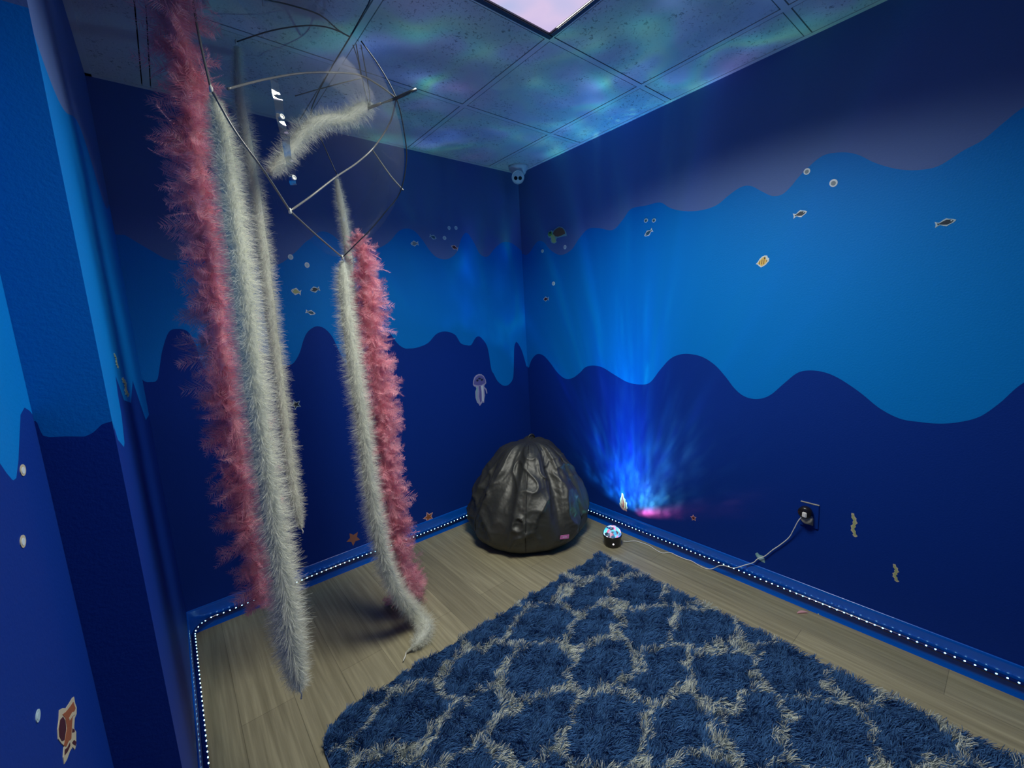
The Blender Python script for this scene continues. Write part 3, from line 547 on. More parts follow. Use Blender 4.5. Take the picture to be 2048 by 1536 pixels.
def lumpy(Q, seed, amp=0.10):
    rg = random.Random(seed); a = rg.uniform(0, 9)
    s = np.concatenate([[0], np.cumsum(np.linalg.norm(np.diff(Q[:, :3], axis=0), axis=1))])
    k = np.array([1 + amp * (noise.noise(Vector((x * 14 + a, 0, 0))) * 1.4 + 0.5 * noise.noise(Vector((x * 38 + a, 3, 0)))) for x in s])
    Q = Q.copy(); Q[:, 3] *= k; return Q
def white_boa(key, label, seed, per_m=15000, tip=True, wid=0.0009, tie_to=None, tail=None):
    Q = lumpy(catmull(np.array(BOA[key]), 0.01), seed); org = Q[0, :3].copy()
    t = empty('white_boa', org); tag(t, label, 'feather boa')
    core('cord', Q, 0.42, M['white_core'], t, org)
    obj('fluff', strands('fluff', Q, per_m, seed, org, wid), M['white_fur'], t)
    if tie_to is not None: tie(t, tie_to, Q[0, :3] + np.array([0, 0, -0.01]), org, t)
    if tail is not None: tie(t, Q[-1, :3], np.array(Q[-1, :3]) + np.array(tail), org, t)
    return t
def pink_boa(key, label, seed, per_m=520):
    Q = lumpy(catmull(np.array(BOA[key]), 0.012), seed, 0.22); org = Q[0, :3].copy()
    t = empty('pink_boa', org); tag(t, label, 'feather boa')
    core('cord', Q, 0.30, M['pink_core'], t, org)
    obj('fluff', strands('fluff', Q * np.array([1, 1, 1, 0.72]), 7000, seed + 5, org, 0.0011, droop=0.7), M['pink_fur'], t)
    obj('feathers', feathers('feathers', Q * np.array([1, 1, 1, 0.95]), per_m, seed, org), M['pink_fur'], t)
    return t
CR = CROWNS
white_boa('white_near', 'thick white feather boa hanging in front beside the ragged long pink boa', 1, 24000, tie_to=CR['A'], tail=(0, 0, -0.028))
pink_boa('pink_near', 'wide ragged pink feather boa hanging from the top at the far left', 2, 620)
white_boa('white_back', 'thin hazy white feather boa hanging behind the thick one, ending above the floor', 3, 14000, tail=(0.002, 0, -0.02))
white_boa('white_front', 'white feather boa tied to the umbrella tip, its end curling on the floor', 4, 18000, tie_to=CR['C'], tail=(-0.03, -0.035, 0))
pink_boa('pink_front', 'narrow pink feather boa hanging behind the white one that curls on the floor', 5, 760)
white_boa('white_far', 'short-looking white feather boa seen through the clear umbrella, hanging from its far tip', 6, 12000)
white_boa('white_draped', 'white feather boa draped sideways inside the clear umbrella dome', 7, 14000)

# ---------------------------------------------------------------- umbrella
def umbrella():
    c = Vector(SPH[:3]); R = SPH[3]
    t = empty('clear_umbrella', c); tag(t, 'clear plastic dome umbrella hanging from the ceiling as a jellyfish body', 'umbrella')
    loc = lambda pts: [np.array(p) - np.array(c) for p in pts]
    bm = bmesh.new(); bmesh.ops.create_uvsphere(bm, u_segments=64, v_segments=40, radius=R)
    a, b_, f = [Vector(CR[k]) - c for k in ('A', 'C', 'F')]
    n = (b_ - a).cross(f - a).normalized(); k = Vector(CR['K']) - c
    if n.dot(k - a) < 0: n = -n
    bmesh.ops.bisect_plane(bm, geom=bm.verts[:] + bm.edges[:] + bm.faces[:], plane_co=a, plane_no=n, clear_inner=True)
    for v in bm.verts:
        v.co *= 1 + 0.012 * noise.noise(v.co * 6)
    obj('canopy', bm, M['film'], t, True)
    for P in RIBS: obj('rib', tube_mesh('rib', loc(P), 0.0022, 8, 0.02), M['metal_dark'], t, True)
    for i, P in enumerate(HEMS):
        thin = i in (5, 6, 7, 8)
        obj('stretcher' if thin else 'hem', tube_mesh('hem', loc(P), 0.0018 if thin else 0.0030, 8, 0.015), M['metal_dark'] if thin else M['hem'], t, True)
    obj('shaft', tube_mesh('shaft', loc(SHAFT), [0.002, 0.0022, 0.0052, 0.0052], 12, 0.02), M['metal_dark'], t, True)
    obj('runner', tube_mesh('runner', loc([SHAFT[0], SHAFT[1]]), 0.005, 12, smooth_path=False), M['hem'], t, True)
    for kk in ('A', 'B', 'C', 'F', 'T'):
        me = lathe_mesh('rib_cap', [(0.0015, -0.008), (0.0042, -0.006), (0.0042, 0.004), (0.002, 0.008)], 14)
        o = obj('rib_cap', me, M['string'], t, True); o.location = Vector(CR[kk]) - c
    # strap with snap buttons
    P = np.array(loc(STRAP)); Q = catmull(P, 0.008); gn = np.array([0.285, -0.957, 0.045]); side = np.cross(Q[-1] - Q[0], gn); side /= np.linalg.norm(side); nn = -gn; side = side * (0.011 if side @ np.array(CAM['rot'][0]) > 0 else -0.011)
    V = []; F = []
    for i, q in enumerate(Q):
        wv = 0.0030 * math.sin(i * 0.75) + 0.0014 * math.sin(i * 1.9 + 1)
        for s_ in (-1, -0.3, 0.3, 1): V.append(q + side * s_ + nn * (wv * (1 + 0.5 * s_)))
    for i in range(len(Q) - 1):
        for k_ in range(3): F.append((4 * i + k_, 4 * i + k_ + 1, 4 * i + 5 + k_, 4 * i + 4 + k_))
    st = obj('strap', mesh_from('strap', V, F), M['strap'], t, True)
    for fr in (0.36, 0.93):
        q = Q[int(fr * (len(Q) - 1))]; me = lathe_mesh('snap_button', [(0.0065, 0), (0.0065, 0.002), (0.0045, 0.003), (0.004, 0.002), (0.002, 0.002)], 20)
        o = obj('snap_button', me, mat('snap_white', (0.7, 0.72, 0.68), rough=0.25), st, True); o.location = q - nn * 0.006
        o.rotation_euler = Vector(-nn).to_track_quat('Z', 'Y').to_euler()
    obj('hanging_cord', tube_mesh('hanging_cord', [(0, 0, R - 0.004), (0.002, 0, CEIL - c.z)], 0.0015, 8, smooth_path=False), M['string'], t)
umbrella()

# ---------------------------------------------------------------- rug
def rug():
    X0, X1, Y0, Y1 = -1.955, -0.345, -3.32, -0.965; rr = 0.16
    t = empty('shag_rug', ((X0 + X1) / 2, (Y0 + Y1) / 2, 0)); org = np.array(t.location)
    tag(t, 'blue shag rug with a cream wavy trellis pattern lying on the wood floor', 'rug')
    def edge(y): return X1 + 0.012 * math.sin(y * 9) + 0.008 * math.sin(y * 23)
    out = []
    for cx, cy, a0, r_ in ((X1 - .05, Y1 - .05, 0, .05), (X0 + rr, Y1 - rr * .7, 90, rr), (X0 + .1, Y0 + .1, 180, .1), (X1 - .1, Y0 + .1, 270, .1)):
        for k in range(9):
            a = math.radians(a0 + k * 90 / 8); out.append((cx + r_ * math.cos(a), cy + r_ * math.sin(a) * (0.7 if r_ == rr else 1)))
    V = [(x - org[0], y - org[1], 0.0005) for x, y in out] + [(x - org[0], y - org[1], 0.008) for x, y in out]; n = len(out)
    F = [tuple(range(n))[::-1], tuple(range(n, 2 * n))] + [(i, (i + 1) % n, n + (i + 1) % n, n + i) for i in range(n)]
    obj('backing', mesh_from('backing', V, F), M['rug_base'], t)
    rg = np.random.default_rng(11); N = 270000
    x = rg.uniform(X0, X1, N); y = Y1 - (Y1 - Y0) * rg.uniform(0, 1, N) ** 1.25
    # inside test with rounded corners
    dx = np.maximum(np.maximum((X0 + rr) - x, 0), 0); dy = np.maximum(y - (Y1 - rr * .7), 0) / .7
    keep = ~((x < X0 + rr) & (y > Y1 - rr * .7) & (np.hypot(dx, dy) > rr)); x, y = x[keep], y[keep]; N = len(x)
    nz = np.array([noise.noise(Vector((a * 16, b * 16, 0))) for a, b in zip(x[::8], y[::8])]); nz = np.repeat(nz, 8)[:N] if False else None
    # smooth warps from sums of sines
    w1 = 0.022 * np.sin(19 * x + 7 * y) + 0.012 * np.sin(41 * y - 23 * x + 1) + 0.007 * np.sin(83 * x + 61 * y)
    w2 = 0.022 * np.sin(17 * y - 9 * x + 2) + 0.012 * np.sin(37 * x + 29 * y) + 0.007 * np.sin(79 * y - 67 * x)
    a = (x + 0.84 + w1) / 0.176; b = (y + 1.49 + w2) / 0.170; p = (a + b) / 2; q = (a - b) / 2
    og = 0.10; p2 = p + og * np.sin(2 * math.pi * q); q2 = q + og * np.sin(2 * math.pi * p)
    dp = np.abs(p2 - np.round(p2)) * 0.245; dq = np.abs(q2 - np.round(q2)) * 0.245; dmin = np.minimum(dp, dq)
    hw_ = 0.0150 + 0.004 * np.sin(13 * x + 31 * y); white = (dmin < hw_) & (dmin > 0.0035) & (rg.uniform(0, 1, N) < 0.93)
    white |= (np.hypot(dp, dq) < 0.02) & (rg.uniform(0, 1, N) < 0.5)
    # pile direction: clumped field
    fx = np.sin(31 * x + 17 * y) + np.sin(67 * y - 29 * x + 1.3) + 0.9 * np.sin(113 * x + 91 * y); fy = np.cos(27 * y - 21 * x) + np.sin(59 * x + 43 * y + 2.1) + 0.9 * np.cos(101 * y - 87 * x)
    dirx = 0.5 + 0.36 * fx + rg.normal(0, 0.26, N); diry = -0.4 + 0.36 * fy + rg.normal(0, 0.26, N)
    d = np.column_stack([dirx * 0.62, diry * 0.62, np.full(N, 0.95)]); d /= np.linalg.norm(d, axis=1)[:, None]
    L = rg.uniform(0.024, 0.034, N) * np.where(white, 1.06, 1.0) * (1 + 0.16 * np.sin(45 * x + 20 * y) * np.sin(38 * y))
    w = np.cross(d, rg.normal(0, 1, (N, 3))); w /= np.linalg.norm(w, axis=1)[:, None]; seg = 3
    V = np.zeros((N, seg + 1, 2, 3)); pos = np.column_stack([x, y, np.full(N, 0.007)]); dd = d.copy()
    for k in range(seg + 1):
        ww = 0.0026 * (1 - 0.55 * k / seg); V[:, k, 0] = pos + w * ww / 2; V[:, k, 1] = pos - w * ww / 2
        pos = pos + dd * (L / seg)[:, None]
        dd = dd + np.column_stack([dirx * 0.22, diry * 0.22, np.full(N, -0.30)]); dd /= np.linalg.norm(dd, axis=1)[:, None]
        pos[:, 2] = np.maximum(pos[:, 2], 0.004)
    V = (V - org).reshape(-1, 3); base = (np.arange(N) * (seg + 1) * 2)[:, None]
    qs = np.concatenate([base + np.array([[2 * k, 2 * k + 1, 2 * k + 3, 2 * k + 2]]) for k in range(seg)], axis=0); mi = np.tile(white.astype(np.int32), seg)
    me = quads_mesh('pile', V, 0, qs, mi); me.materials.append(M['rug_blue']); me.materials.append(M['rug_white'])
    tag(obj('pile', me, None, t), kind='stuff')
rug()

# ---------------------------------------------------------------- bean bag
def bean_bag():
    t = empty('bean_bag', (-0.432, -0.405, 0)); tag(t, 'crumpled black nylon bean bag chair slumped in the room corner', 'bean bag')
    prof = [(0.0, 0.0), (0.27, 0.004), (0.335, 0.018), (0.378, 0.07), (0.388, 0.13), (0.38, 0.20), (0.358, 0.27), (0.325, 0.34), (0.28, 0.41), (0.238, 0.47), (0.20, 0.52), (0.165, 0.556), (0.12, 0.582), (0.06, 0.594), (0.0, 0.592)]
    C = catmull(np.array([(r, z, 0.0) for r, z in prof]), 0.006); n = 260; V = []; F = []
    lean = lambda z: Vector((0.075 * (z / 0.6) ** 1.5, 0.02 * (z / 0.6) ** 2, 0))
    m_ = len(C)
    for j, (r, z, _) in enumerate(C):
        r = max(r, 0.0005); h = min(1, max(0, z / 0.59))
        for i in range(n):
            a = 2 * math.pi * i / n; dv = Vector((math.cos(a), math.sin(a), 0))
            k = 0.0
            pl = noise.noise(Vector((math.cos(a) * 3.0, math.sin(a) * 3.0, z * 1.8 + 11.3)))
            rid = 1 - abs(pl) * 2
            k += 0.085 * (h ** 0.7) * pl * 1.3 + 0.034 * h * max(0, rid) ** 3
            k += 0.026 * math.sin(6 * a + 1.2 + 1.2 * h) * (h ** 1.5) * (1 - 0.3 * h)
            q = Vector((math.cos(a) * r * 6 + 7.7, math.sin(a) * r * 6 + 3.1, z * 4.2 + 2.0))
            w = Vector((noise.noise(q * 0.9 + Vector((3, 1, 0))), noise.noise(q * 0.9 + Vector((9, 4, 2))), noise.noise(q * 0.9))) * 0.9
            cr = 1 - abs(noise.noise(q * 1.35 + w)) * 2.4; cr2 = 1 - abs(noise.noise(q * 3.1 + w * 2)) * 2.6
            amp = min(1.0, max(0.0, (z - 0.02) / 0.12))
            k += (0.020 * max(0, cr) ** 2 + 0.0045 * max(0, cr2) ** 2 - 0.007) * amp
            # waist dent below the slumped top on the left and shoulder bulge
            k += 0.020 * math.cos(a - math.radians(205)) * math.sin(math.pi * min(1, h * 1.25)) * (1 if h < 0.8 else 0.4)
            # flatten where it leans on the walls
            rr = r * (1 + k / 0.36) if r > 0.05 else r
            p = dv * rr + lean(z); p.z = z * 1.035 + 0.02 * h * noise.noise(Vector((p.x * 5, p.y * 5, 2))) 
            p.x = min(p.x, 0.385); p.y = min(p.y, 0.365)
            V.append(tuple(p))
    for j in range(m_ - 1):
        for i in range(n):
            k2 = (i + 1) % n; F.append((j * n + i, j * n + k2, (j + 1) * n + k2, (j + 1) * n + i))
    me = mesh_from('cover', V, F); body = obj('cover', me, M['bag'], t, True)
    # stitched seams run down the panels
    for a0 in (228, 292, 172):
        i = int(n * ((a0 % 360) / 360)); pts = [Vector(V[j * n + i]) * 1.0 for j in range(int(m_ * 0.28), int(m_ * 0.93), 6)]
        pts = [p + Vector((p.x, p.y, 0)).normalized() * 0.0005 for p in pts]
        obj('seam', tube_mesh('seam', [tuple(p) for p in pts], 0.0022, 6, 0.02), M['seam'], t, True)
    # gathered loop on the crown
    top = max(V, key=lambda v: v[2])
    obj('carry_loop', tube_mesh('carry_loop', [(top[0] - .03, top[1], top[2] - .012), (top[0] - .012, top[1] - .006, top[2] + .012), (top[0] + .015, top[1] - .006, top[2] + .010), (top[0] + .035, top[1], top[2] - .014)], 0.006, 8, 0.01), M['bag'], t, True)
    # sewn-in pink label near the hem
    az = math.radians(262); i = int(n * (az / (2 * math.pi))); j = min(range(m_), key=lambda j_: abs(C[j_][1] - 0.115) + (0 if C[j_][0] > 0.3 else 9))
    p = Vector(V[j * n + i]); nr = Vector((p.x, p.y, 0)).normalized(); sd = nr.cross(Vector((0, 0, 1))) * -1; upv = Vector((0, 0, 1))
    R = Matrix((sd, nr, upv)).transposed().to_4x4(); R.translation = p + nr * 0.006
    lb = obj('fabric_label', box_bm(-0.034, 0.034, -0.002, 0.002, -0.012, 0.012, 0.001), M['pink_tag'], t); lb.matrix_local = R @ Matrix.Rotation(math.radians(14), 4, 'Y')
    pr = bmesh.new()
    for k in range(6): box_bm(-0.016 + k * 0.0056, -0.0125 + k * 0.0056, 0.0018, 0.0026, -0.003, 0.003, bm=pr)
    obj('label_print', pr, M['tag_print'], lb)
bean_bag()

# ---------------------------------------------------------------- security camera
def cctv():
    p, q = Vector(CCTV[0]), Vector(CCTV[1])
    t = empty('security_camera', p); tag(t, 'white dome security camera with two dark lenses in the ceiling corner', 'camera')
    obj('mount', lathe_mesh('mount', [(0.068, 0.0), (0.070, -0.006), (0.068, -0.018), (0.055, -0.030), (0.046, -0.05), (0.030, -0.062)][::-1], 40), M['cctv'], t, True)
    dv = (Vector(CAM['loc']) - q); dv = Vector((dv.x, dv.y, dv.z * 0.9)).normalized(); rot = dv.to_track_quat('Z', 'Y').to_euler()
    b = obj('barrel', lathe_mesh('barrel', [(0.028, -0.045), (0.040, -0.035), (0.044, 0.0), (0.044, 0.038), (0.0425, 0.042), (0.040, 0.038), (0.0375, 0.037)], 40), M['cctv'], t, True)
    b.location = q - p + Vector((0, 0, 0.004)); b.rotation_euler = rot
    fp = obj('face_plate', lathe_mesh('face_plate', [(0.0375, 0.030), (0.0375, 0.0375), (0.034, 0.039)], 40), mat('face_plate', (0.8, 0.88, 0.9), rough=0.4), b, True)
    for s_, m_ in ((1, 'green_glass'), (-1, 'black_glass')):
        o = obj('lens', lathe_mesh('lens', [(0.0125, 0.034), (0.0125, 0.0405), (0.009, 0.041)], 28), M[m_], b, True); 
        X = b.rotation_euler.to_matrix().inverted() @ Vector(CAM['rot'][0]); X.z = 0; X.normalize(); Yv = Vector((-X.y, X.x, 0))
        if (b.rotation_euler.to_matrix() @ Yv).z > 0: Yv = -Yv
        o.location = X * 0.0155 * s_ + Yv * 0.006
cctv()

# ---------------------------------------------------------------- outlet, charger, cable
def outlet():
    u0 = -OUTLET[0][0]; u1 = -OUTLET[1][0]; zt = OUTLET[0][1]; yc = (u0 + u1) / 2
    t = empty('wall_outlet', (0, yc, zt - 0.058)); tag(t, 'blue painted wall outlet with a pale painted highlight along its top edge low on the right wall', 'outlet')
    obj('cover_plate', box_bm(-0.006, 0.0, -0.036, 0.036, -0.058, 0.056, 0.0018), M['paint_low'], t)
    obj('edge_highlight', box_bm(-0.0065, -0.0002, -0.036, 0.036, 0.0562, 0.0592), M['grey_plastic'], t)  # pale strip coloured in as the highlight along the plate's top edge
    obj('socket', box_bm(-0.0085, -0.006, -0.017, 0.017, -0.045, -0.012, 0.001), M['grey_plastic'], t)
    cy, cz = -OUTLET[2][0], OUTLET[2][1] - 0.012
    c = empty('wall_charger', (-0.009, cy, cz)); tag(c, 'round black plug-in charger with a beige underside on the blue wall', 'charger')
    me = lathe_mesh('body', [(0.024, 0.0), (0.027, 0.006), (0.027, 0.026), (0.022, 0.032)], 36); o = obj('body', me, M['black_plastic'], c, True); o.rotation_euler = (0, math.radians(-90), 0)
    me = lathe_mesh('underside', [(0.022, 0.0), (0.024, 0.004), (0.024, 0.018), (0.019, 0.022)], 36); o = obj('underside', me, M['grey_plastic'], c, True); o.rotation_euler = (0, math.radians(-90), 0); o.location = (0, -0.006, -0.030)
    k = empty('usb_cable', CABLE[0]); tag(k, 'white power cable running from the wall charger to the star projector', 'cable')
    org = np.array(CABLE[0]); P = [np.array(p) - org for p in CABLE]
    obj('cord', tube_mesh('cord', P, 0.0022, 8, 0.01), M['white_cable'], k, True)
    o = obj('plug', box_bm(-0.013, 0.010, -0.009, 0.009, -0.011, 0.013, 0.003), M['white_cable'], k)
outlet()

# ---------------------------------------------------------------- loose bits on the floor
def bits():
    p = FEATHER[0]; V = []; F = []
    P = catmull(np.array([(-0.022, 0.012, 0.002), (-0.008, 0.004, 0.006), (0.008, -0.008, 0.006), (0.02, -0.022, 0.003)]), 0.003)
    rg = random.Random(4)
    for i, q in enumerate(P):
        w = 0.006 * math.sin(math.pi * (i + 1) / (len(P) + 1)); V += [(q[0] + w * .7, q[1] + w, q[2]), (q[0] - w * .7, q[1] - w, q[2])]
    for i in range(len(P) - 1): F.append((2 * i, 2 * i + 1, 2 * i + 3, 2 * i + 2))
    o = obj('loose_feather', mesh_from('loose_feather', V, F), M['pink_fur']); o.location = p; o.location.z = 0.0
    tag(o, 'small curled pink feather lying on the floor near the right baseboard', 'feather')
    o = obj('lint_scrap', box_bm(-0.004, 0.005, -0.003, 0.003, 0, 0.003, 0.001), mat('scrap', (0.7, 0.7, 0.3), rough=0.8)); o.location = FEATHER[1]; o.location.z = 0
    tag(o, 'tiny yellowish scrap on the floor against the right baseboard', 'scrap')
bits()

# ---------------------------------------------------------------- wall decals
DM = {k: mat('decal_' + k, c, rough=0.45) for k, c in dict(white=(0.62, 0.72, 0.78), pale=(0.42, 0.58, 0.66), dark=(0.015, 0.03, 0.05), grey=(0.16, 0.22, 0.26),
      green=(0.22, 0.52, 0.10), lgreen=(0.48, 0.66, 0.25), brown=(0.24, 0.12, 0.07), yellow=(0.80, 0.52, 0.13), stripe=(0.22, 0.13, 0.04), red=(0.45, 0.05, 0.06), pink=(0.75, 0.45, 0.45), purple=(0.12, 0.12, 0.36),
      lilac=(0.35, 0.36, 0.55), orange=(0.32, 0.10, 0.04), cream=(0.55, 0.50, 0.36), maroon=(0.06, 0.012, 0.02), teal=(0.25, 0.48, 0.48), olive=(0.42, 0.46, 0.20), star=(0.30, 0.12, 0.09), teal2=(0.02, 0.10, 0.16)).items()}
def wallmat(wall, u, z):
    if wall == 'B': x, n, p = Vector((1, 0, 0)), Vector((0, -1, 0)), Vector((u, 0, z))
    elif wall == 'R': x, n, p = Vector((0, -1, 0)), Vector((-1, 0, 0)), Vector((0, -u, z))
    elif wall == 'N': x, n, p = Vector((0, 1, 0)), Vector((1, 0, 0)), Vector((XL, u, z))
    else: x, n, p = Vector((0, 1, 0)), Vector((1, 0, 0)), Vector((-W, u, z))
    m_ = Matrix((x, Vector((0, 0, 1)), n)).transposed().to_4x4(); m_.translation = p; return m_
def ell(cx, cy, a, b, n=20, rot=0, p=1.0):
    o = []
    for i in range(n):
        t_ = 2 * math.pi * i / n; x, y = a * math.cos(t_), b * math.sin(t_); c, s_ = math.cos(rot), math.sin(rot)
        o.append((cx + x * c - y * s_, cy + x * s_ + y * c))
    return o
def slab(name, shapes, w, h, m_, z0, z1, parent=None, mtx=None):
    """flat printed vinyl: outline(s) in -1..1 scaled to half size w,h"""
    V = []; F = []
    for sh in shapes:
        n = len(sh); b = len(V)
        V += [(x * w, y * h, z0) for x, y in sh] + [(x * w, y * h, z1) for x, y in sh]
        F += [tuple(b + i for i in range(n))[::-1], tuple(b + n + i for i in range(n))] + [(b + i, b + (i + 1) % n, b + n + (i + 1) % n, b + n + i) for i in range(n)]
    o = obj(name, mesh_from(name, V, F), m_, parent)
    if mtx is not None: o.matrix_world = mtx
    return o
FISH = [(-1, .05), (-.75, .42), (-.35, .72), (-.1, 1.0), (.2, .75), (.55, .35), (.72, .42), (1, .8), (.92, 0), (1, -.75), (.68, -.38), (.5, -.32), (.2, -.72), (-.1, -.98), (-.4, -.68), (-.78, -.4)]
FISH_IN = [(-.78, .02), (-.5, .42), (-.1, .62), (.25, .4), (.6, .1), (.78, .25), (.74, -.3), (.58, -.1), (.2, -.42), (-.15, -.6), (-.55, -.38)]
def star(r1, r2, rot=0.3, n=5):
    return [((r1 if i % 2 == 0 else r2) * math.cos(rot + math.pi * i / n), (r1 if i % 2 == 0 else r2) * math.sin(rot + math.pi * i / n)) for i in range(2 * n)]
LV = [(0.0, 0.0009), (0.0009, 0.0013), (0.0013, 0.0016), (0.0016, 0.0019)]
def decal(kind, wall, u, z, w, h, label, cat, group=None, var=0, rot=0.0, flip=False, cols=None):
    mt = wallmat(wall, u, z) @ Matrix.Rotation(rot, 4, 'Z')
    if flip: mt = mt @ Matrix.Rotation(math.pi, 4, 'Y') @ Matrix.Translation((0, 0, 0)); 
    if flip: mt = wallmat(wall, u, z) @ Matrix.Rotation(rot, 4, 'Z'); fx = -1
    else: fx = 1
    fl = lambda sh: [(x * fx, y) for x, y in (sh if fx == 1 else sh[::-1])]
    c = cols or {}
    if kind == 'bubble':
        r = slab('bubble_decal', [ell(0, 0, 1, 1)], w, h, DM[c.get('b', 'white')], *LV[0], mtx=mt)
        slab('highlight', [ell(-.05, -.05, .6, .6, 16)], w, h, DM[c.get('i', 'pale')], *LV[1], parent=r)
        tag(r, label, cat, group); return r
    if kind == 'fish':
        r = slab('fish_decal', [fl(FISH)], w, h, DM[c.get('b', 'white')], *LV[0], mtx=mt)
        slab('body_print', [fl(FISH_IN)], w, h, DM[c.get('i', 'dark')], *LV[1], parent=r)
        slab('eye', [fl(ell(-.55, .12, .09, .12, 10))], w, h, DM['white'], *LV[2], parent=r)
    elif kind == 'starfish':
        r = slab('starfish_decal', [star(1.05, .52, rot=math.pi / 2 + .15)], w, h, DM[c.get('b', 'pink')], *LV[0], mtx=mt)
        slab('body_print', [star(.82, .34, rot=math.pi / 2 + .15)], w, h, DM[c.get('i', 'star')], *LV[1], parent=r)
    elif kind == 'jelly':
        dome = [(-.95, .40), (-.9, .62), (-.7, .84), (-.4, .96), (0, 1), (.35, .96), (.65, .84), (.9, .6), (.95, .36), (.7, .26), (.62, .16), (.95, -.02), (1.02, -.3), (.88, -.3), (.78, -.05), (.6, .04), (.66, -.4), (.52, -.62), (.45, -.86), (.25, -.8), (.02, -.9), (-.2, -1), (-.32, -.86), (-.55, -.75), (-.72, -.45), (-.7, -.05), (-.5, .12), (-.62, .26), (-.8, .28)]
        r = slab('jellyfish_decal', [dome], w, h, DM['lilac'], *LV[0], mtx=mt)
        slab('bell', [[(-.82, .42), (-.75, .62), (-.5, .82), (-.1, .92), (.3, .9), (.62, .78), (.8, .55), (.82, .38), (.5, .34), (.2, .28), (-.2, .3), (-.5, .34)]], w, h, DM['purple'], *LV[1], parent=r)
        slab('bell_spot', [ell(-.3, .62, .16, .07, 12), ell(.35, .62, .18, .07, 12), ell(.02, .72, .2, .05, 12)], w, h, DM['dark'], *LV[2], parent=r)
        slab('tentacle', [[(.15, .25), (.5, .25), (.45, -.3), (.4, -.75), (.2, -.7), (.25, -.2)]], w, h, DM['white'], *LV[1], parent=r)
        slab('tentacle', [[(-.5, .2), (-.3, .25), (-.35, 0), (-.5, -.2), (-.48, -.6), (-.25, -.85), (-.35, -.8), (-.62, -.55), (-.6, -.1)]], w, h, DM['teal'], *LV[1], parent=r)
        slab('tentacle', [[(-.15, .25), (.1, .25), (.12, -.3), (.1, -.7), (-.1, -.8), (-.2, -.4), (-.12, -.1)]], w, h, DM['purple'], *LV[1], parent=r)
    elif kind == 'turtle':
        o_ = [(-1, .28), (-.85, .72), (-.55, .78), (-.42, .6), (-.1, .88), (.25, 1), (.6, .78), (.85, .35), (.98, -.1), (1, -.42), (.7, -.36), (.35, -.38), (0, -.35), (-.12, -.6), (-.05, -.85), (-.3, -1), (-.6, -.82), (-.72, -.5), (-.65, -.2), (-.9, -.05)]
        r = slab('turtle_decal', [o_], w, h, DM['teal'], *LV[0], mtx=mt)
        slab('head', [ell(-.72, .38, .24, .30, 16)], w, h, DM['green'], *LV[1], parent=r)
        slab('flipper', [[(-.65, .15), (-.35, .2), (-.2, -.1), (-.18, -.5), (-.12, -.85), (-.35, -.9), (-.55, -.7), (-.6, -.3)]], w, h, DM['lgreen'], *LV[1], parent=r)
        sh = slab('shell', [[(-.42, .3), (-.3, .62), (0, .82), (.3, .88), (.6, .66), (.8, .3), (.86, -.1), (.5, -.22), (.1, -.25), (-.2, -.1)]], w, h, DM['brown'], *LV[1], parent=r)
        slab('shell_marking', [[(-.2, .3), (.05, .68), (.1, .66), (-.1, .28)], [(.15, .2), (.35, .66), (.42, .64), (.25, .16)], [(.45, .1), (.62, .5), (.68, .46), (.55, .06)]], w, h, DM['stripe'], *LV[2], parent=sh)
        slab('eye', [ell(-.7, .52, .1, .16, 12)], w, h, DM['dark'], *LV[2], parent=r)
    elif kind == 'angel':
        o_ = [(-1, -.3), (-.7, .05), (-.45, .5), (-.1, .85), (.3, 1), (.7, .92), (.8, .55), (1, .45), (1, -.05), (.8, -.28), (.55, -.62), (.2, -.82), (-.2, -1), (-.5, -.72), (-.75, -.42)]
        r = slab('angelfish_decal', [o_], w, h, DM['white'], *LV[0], mtx=mt)
        bd = slab('body_print', [[(-.72, -.25), (-.4, .22), (0, .66), (.35, .8), (.5, .62), (.55, .3), (.75, .15), (.72, -.1), (.45, -.4), (.15, -.66), (-.15, -.78), (-.4, -.5)]], w, h, DM['yellow'], *LV[1], parent=r)
        for x0 in (-.45, -.12, .2):
            slab('stripe', [[(x0 - .05, -.45), (x0 + .06, -.5), (x0 + .12, .4 + x0 * .4), (x0 + .02, .36 + x0 * .4)]], w, h, DM['stripe'], *LV[2], parent=bd)
        slab('eye', [ell(.62, 0, .09, .09, 10)], w, h, DM['dark'], *LV[2], parent=r); slab('fin_spot', [ell(.33, .55, .12, .14, 12)], w, h, DM['dark'], *LV[2], parent=r)
    elif kind == 'squid':
        o_ = [(-.35, 1), (-.05, .95), (.1, .55), (.55, .4), (.5, .15), (.9, .05), (.8, -.3), (1, -.55), (.7, -.7), (.85, -.95), (.3, -.92), (-.1, -.95), (-.45, -.85), (-.85, -.6), (-1, -.3), (-.75, -.1), (-.85, .2), (-.65, .42), (-.5, .55)]
        r = slab('coral_decal', [o_], w, h, DM['pink'], *LV[0], mtx=mt)
        slab('branch', [[(-.3, .85), (-.1, .8), (0, .3), (.3, -.1), (.25, -.5), (0, -.7), (-.3, -.6), (-.3, 0)]], w, h, DM['red'], *LV[1], parent=r)
        slab('branch', [[(-.7, -.25), (-.55, .25), (-.42, .2), (-.45, -.3), (-.5, -.6)]], w, h, DM['red'], *LV[1], parent=r)
        slab('branch', [[(.4, .25), (.55, 0), (.7, -.5), (.45, -.8), (.42, -.3)]], w, h, DM['red'], *LV[1], parent=r)
    elif kind == 'shell':
        o_ = [(-1, .5), (-.6, 1), (-.1, .6), (.5, .7), (.9, .1), (1, -.9), (.4, -.85), (-.2, -.6), (-.7, -.1)]
        r = slab('shell_decal', [o_], w, h, DM['teal'], *LV[0], mtx=mt)
        slab('body_print', [[(-.6, .45), (-.2, .35), (.4, .4), (.7, 0), (.75, -.6), (.2, -.5), (-.3, -.2)]], w, h, DM['pale'], *LV[1], parent=r)
    elif kind == 'seaweed':
